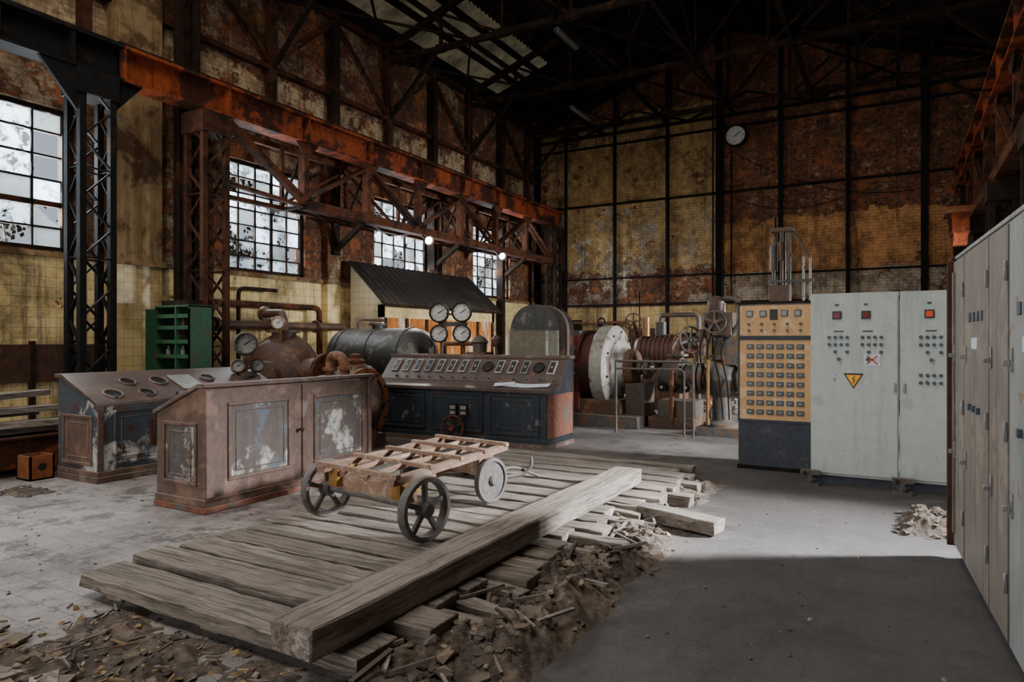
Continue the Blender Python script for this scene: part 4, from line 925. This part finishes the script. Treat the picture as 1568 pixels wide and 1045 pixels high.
for (x,y) in ((-.85,8.22),(.04,8.18)):
    b=B('insulator_clamp'); b.box(x-.09,y-.06,0,x+.09,y+.06,.03,'machine_grey'); b.cyl((x,y,.03),(x,y,.12),.045,'machine_grey'); b.cyl((x,y,.06),(x,y,.08),.065,'machine_grey'); b.box(x-.1,y-.03,.12,x+.1,y+.03,.17,'machine_grey')
    b.cyl((x-.05,y-.04,.14),(x-.05,y-.09,.14),.02,'steel_dark',seg=6); b.done()
p0=Vector((.375,6.0,0)); dr=Vector((.125,-2.04,0)).normalized(); nm=Vector((dr.y,-dr.x,0)); nm=-nm if nm.x>0 else nm
def RM(s):
    o=p0+dr*s; into=-nm
    return Matrix(((dr.x,into.x,0,o.x),(dr.y,into.y,0,o.y),(0,0,1,0),(0,0,0,1)))
for n,(s0,w,mm) in enumerate(((0,.5,'grey_panel'),(.51,.86,'grey_panel'),(1.38,.50,'grey_panel'),(1.9,.9,'bluegrey_panel'))):
    b=B('switchgear_cabinet'); M=RM(s0)
    b.box(0,.0,.08,w,.6,2.2,mm,M); b.box(.0,.03,0,w,.58,.08,'cab_blue',M); b.box(0,-.01,2.2,w,.62,2.225,'bluegrey_panel',M)
    b.box(.015,-.02,.11,w-.015,0,2.18,mm,M)
    if n==0:
        b.box(-.02,-.06,.09,.01,.02,2.19,'brown_sheet',M); b.box(.05,-.035,.2,.09,-.02,2.1,mm,M)
    for z in (.35,1.1,1.9): b.box(w-.03,-.035,z,w-.012,-.02,z+.1,'chrome',M)
    for z in (.75,1.45): 
        b.box(.06,-.03,z,.10,-.02,z+.12,'chrome',M); b.box(.07,-.06,z+.03,.09,-.03,z+.06,'chrome',M)
    if n in (1,3):
        for i in range(4): b.box(.2+i*.14,-.028,1.72,.27+i*.14,-.02,1.78,'bakelite',M)
        for i in range(3): b.box(.25+i*.15,-.04,1.16,.29+i*.15,-.02,1.2,'bakelite',M)
        b.box(.3,-.024,1.55,.5,-.02,1.62,'paper',M)
    b.done(.003)
b=B('crane_end_carriage'); b.box(.92,15.8,3.70,1.2,16.5,4.10,'rust_red'); b.prism([(15.8,3.70),(16.5,3.70),(16.3,3.5),(16.0,3.5)],'x',.94,1.18,'rust_red'); b.box(.8,15.4,4.10,1.25,16.6,4.16,'rust_orange'); b.cyl((.87,16.1,3.9),(.92,16.1,3.9),.13,'rust_brown',seg=20); b.done()

# ------------------------------------------------------------------ lights
def area(name,loc,target,sx,sy,pw,col=(1,1,1),spread=180):
    l=bpy.data.lights.new(name,'AREA'); l.shape='RECTANGLE'; l.size=sx; l.size_y=sy; l.energy=pw; l.color=col; l.spread=math.radians(spread)
    o=bpy.data.objects.new(name,l); o.location=loc; d=Vector(target)-Vector(loc); o.rotation_euler=d.to_track_quat('-Z','Y').to_euler(); scene.collection.objects.link(o)
for i,(a,c) in enumerate(wins):
    yc=(a+c)/2; area('window_daylight',(XL-.9,yc,4.1),(XL+3,yc,3.6),c-a+.6,2.6,570*(c-a),(.94,.97,1))
area('window_daylight_right',(XR+.7,7.6,2.7),(-1.1,5.3,.0),.4,.6,520,(.97,.98,1),52)
area('window_daylight_right',(XR+.7,9.95,2.7),(-2.6,9.8,.0),.5,.8,620,(.97,.98,1),60)
area('window_daylight_right',(XR+.7,15.3,2.7),(XR-5,15.3,.4),1.2,1.4,900,(.97,.98,1),100)
area('rear_fill_light',(-5.5,YF-.6,2.6),(-5.5,6,2.6),6.0,4.0,380,(1,.95,.89))  # added fill lamp behind the camera, outside the made-up opening
area('roof_fill_light',(-4.6,2.2,11.6),(-5.6,9,3),8,7,1150,(1,.90,.78))  # added fill lamp above the roof gap, brightens the upper back wall
w=bpy.data.worlds.new('World'); scene.world=w; w.use_nodes=True
nt=w.node_tree; bg=nt.nodes['Background']; bg.inputs[0].default_value=(.75,.86,1,1); bg.inputs[1].default_value=.6

cam=bpy.data.cameras.new('Camera'); cam.lens=24; cam.sensor_width=36; cam.clip_end=200
co=bpy.data.objects.new('Camera',cam); co.location=(0,0,1.6); co.rotation_euler=(math.radians(90),0,math.radians(29.5)); scene.collection.objects.link(co); scene.camera=co
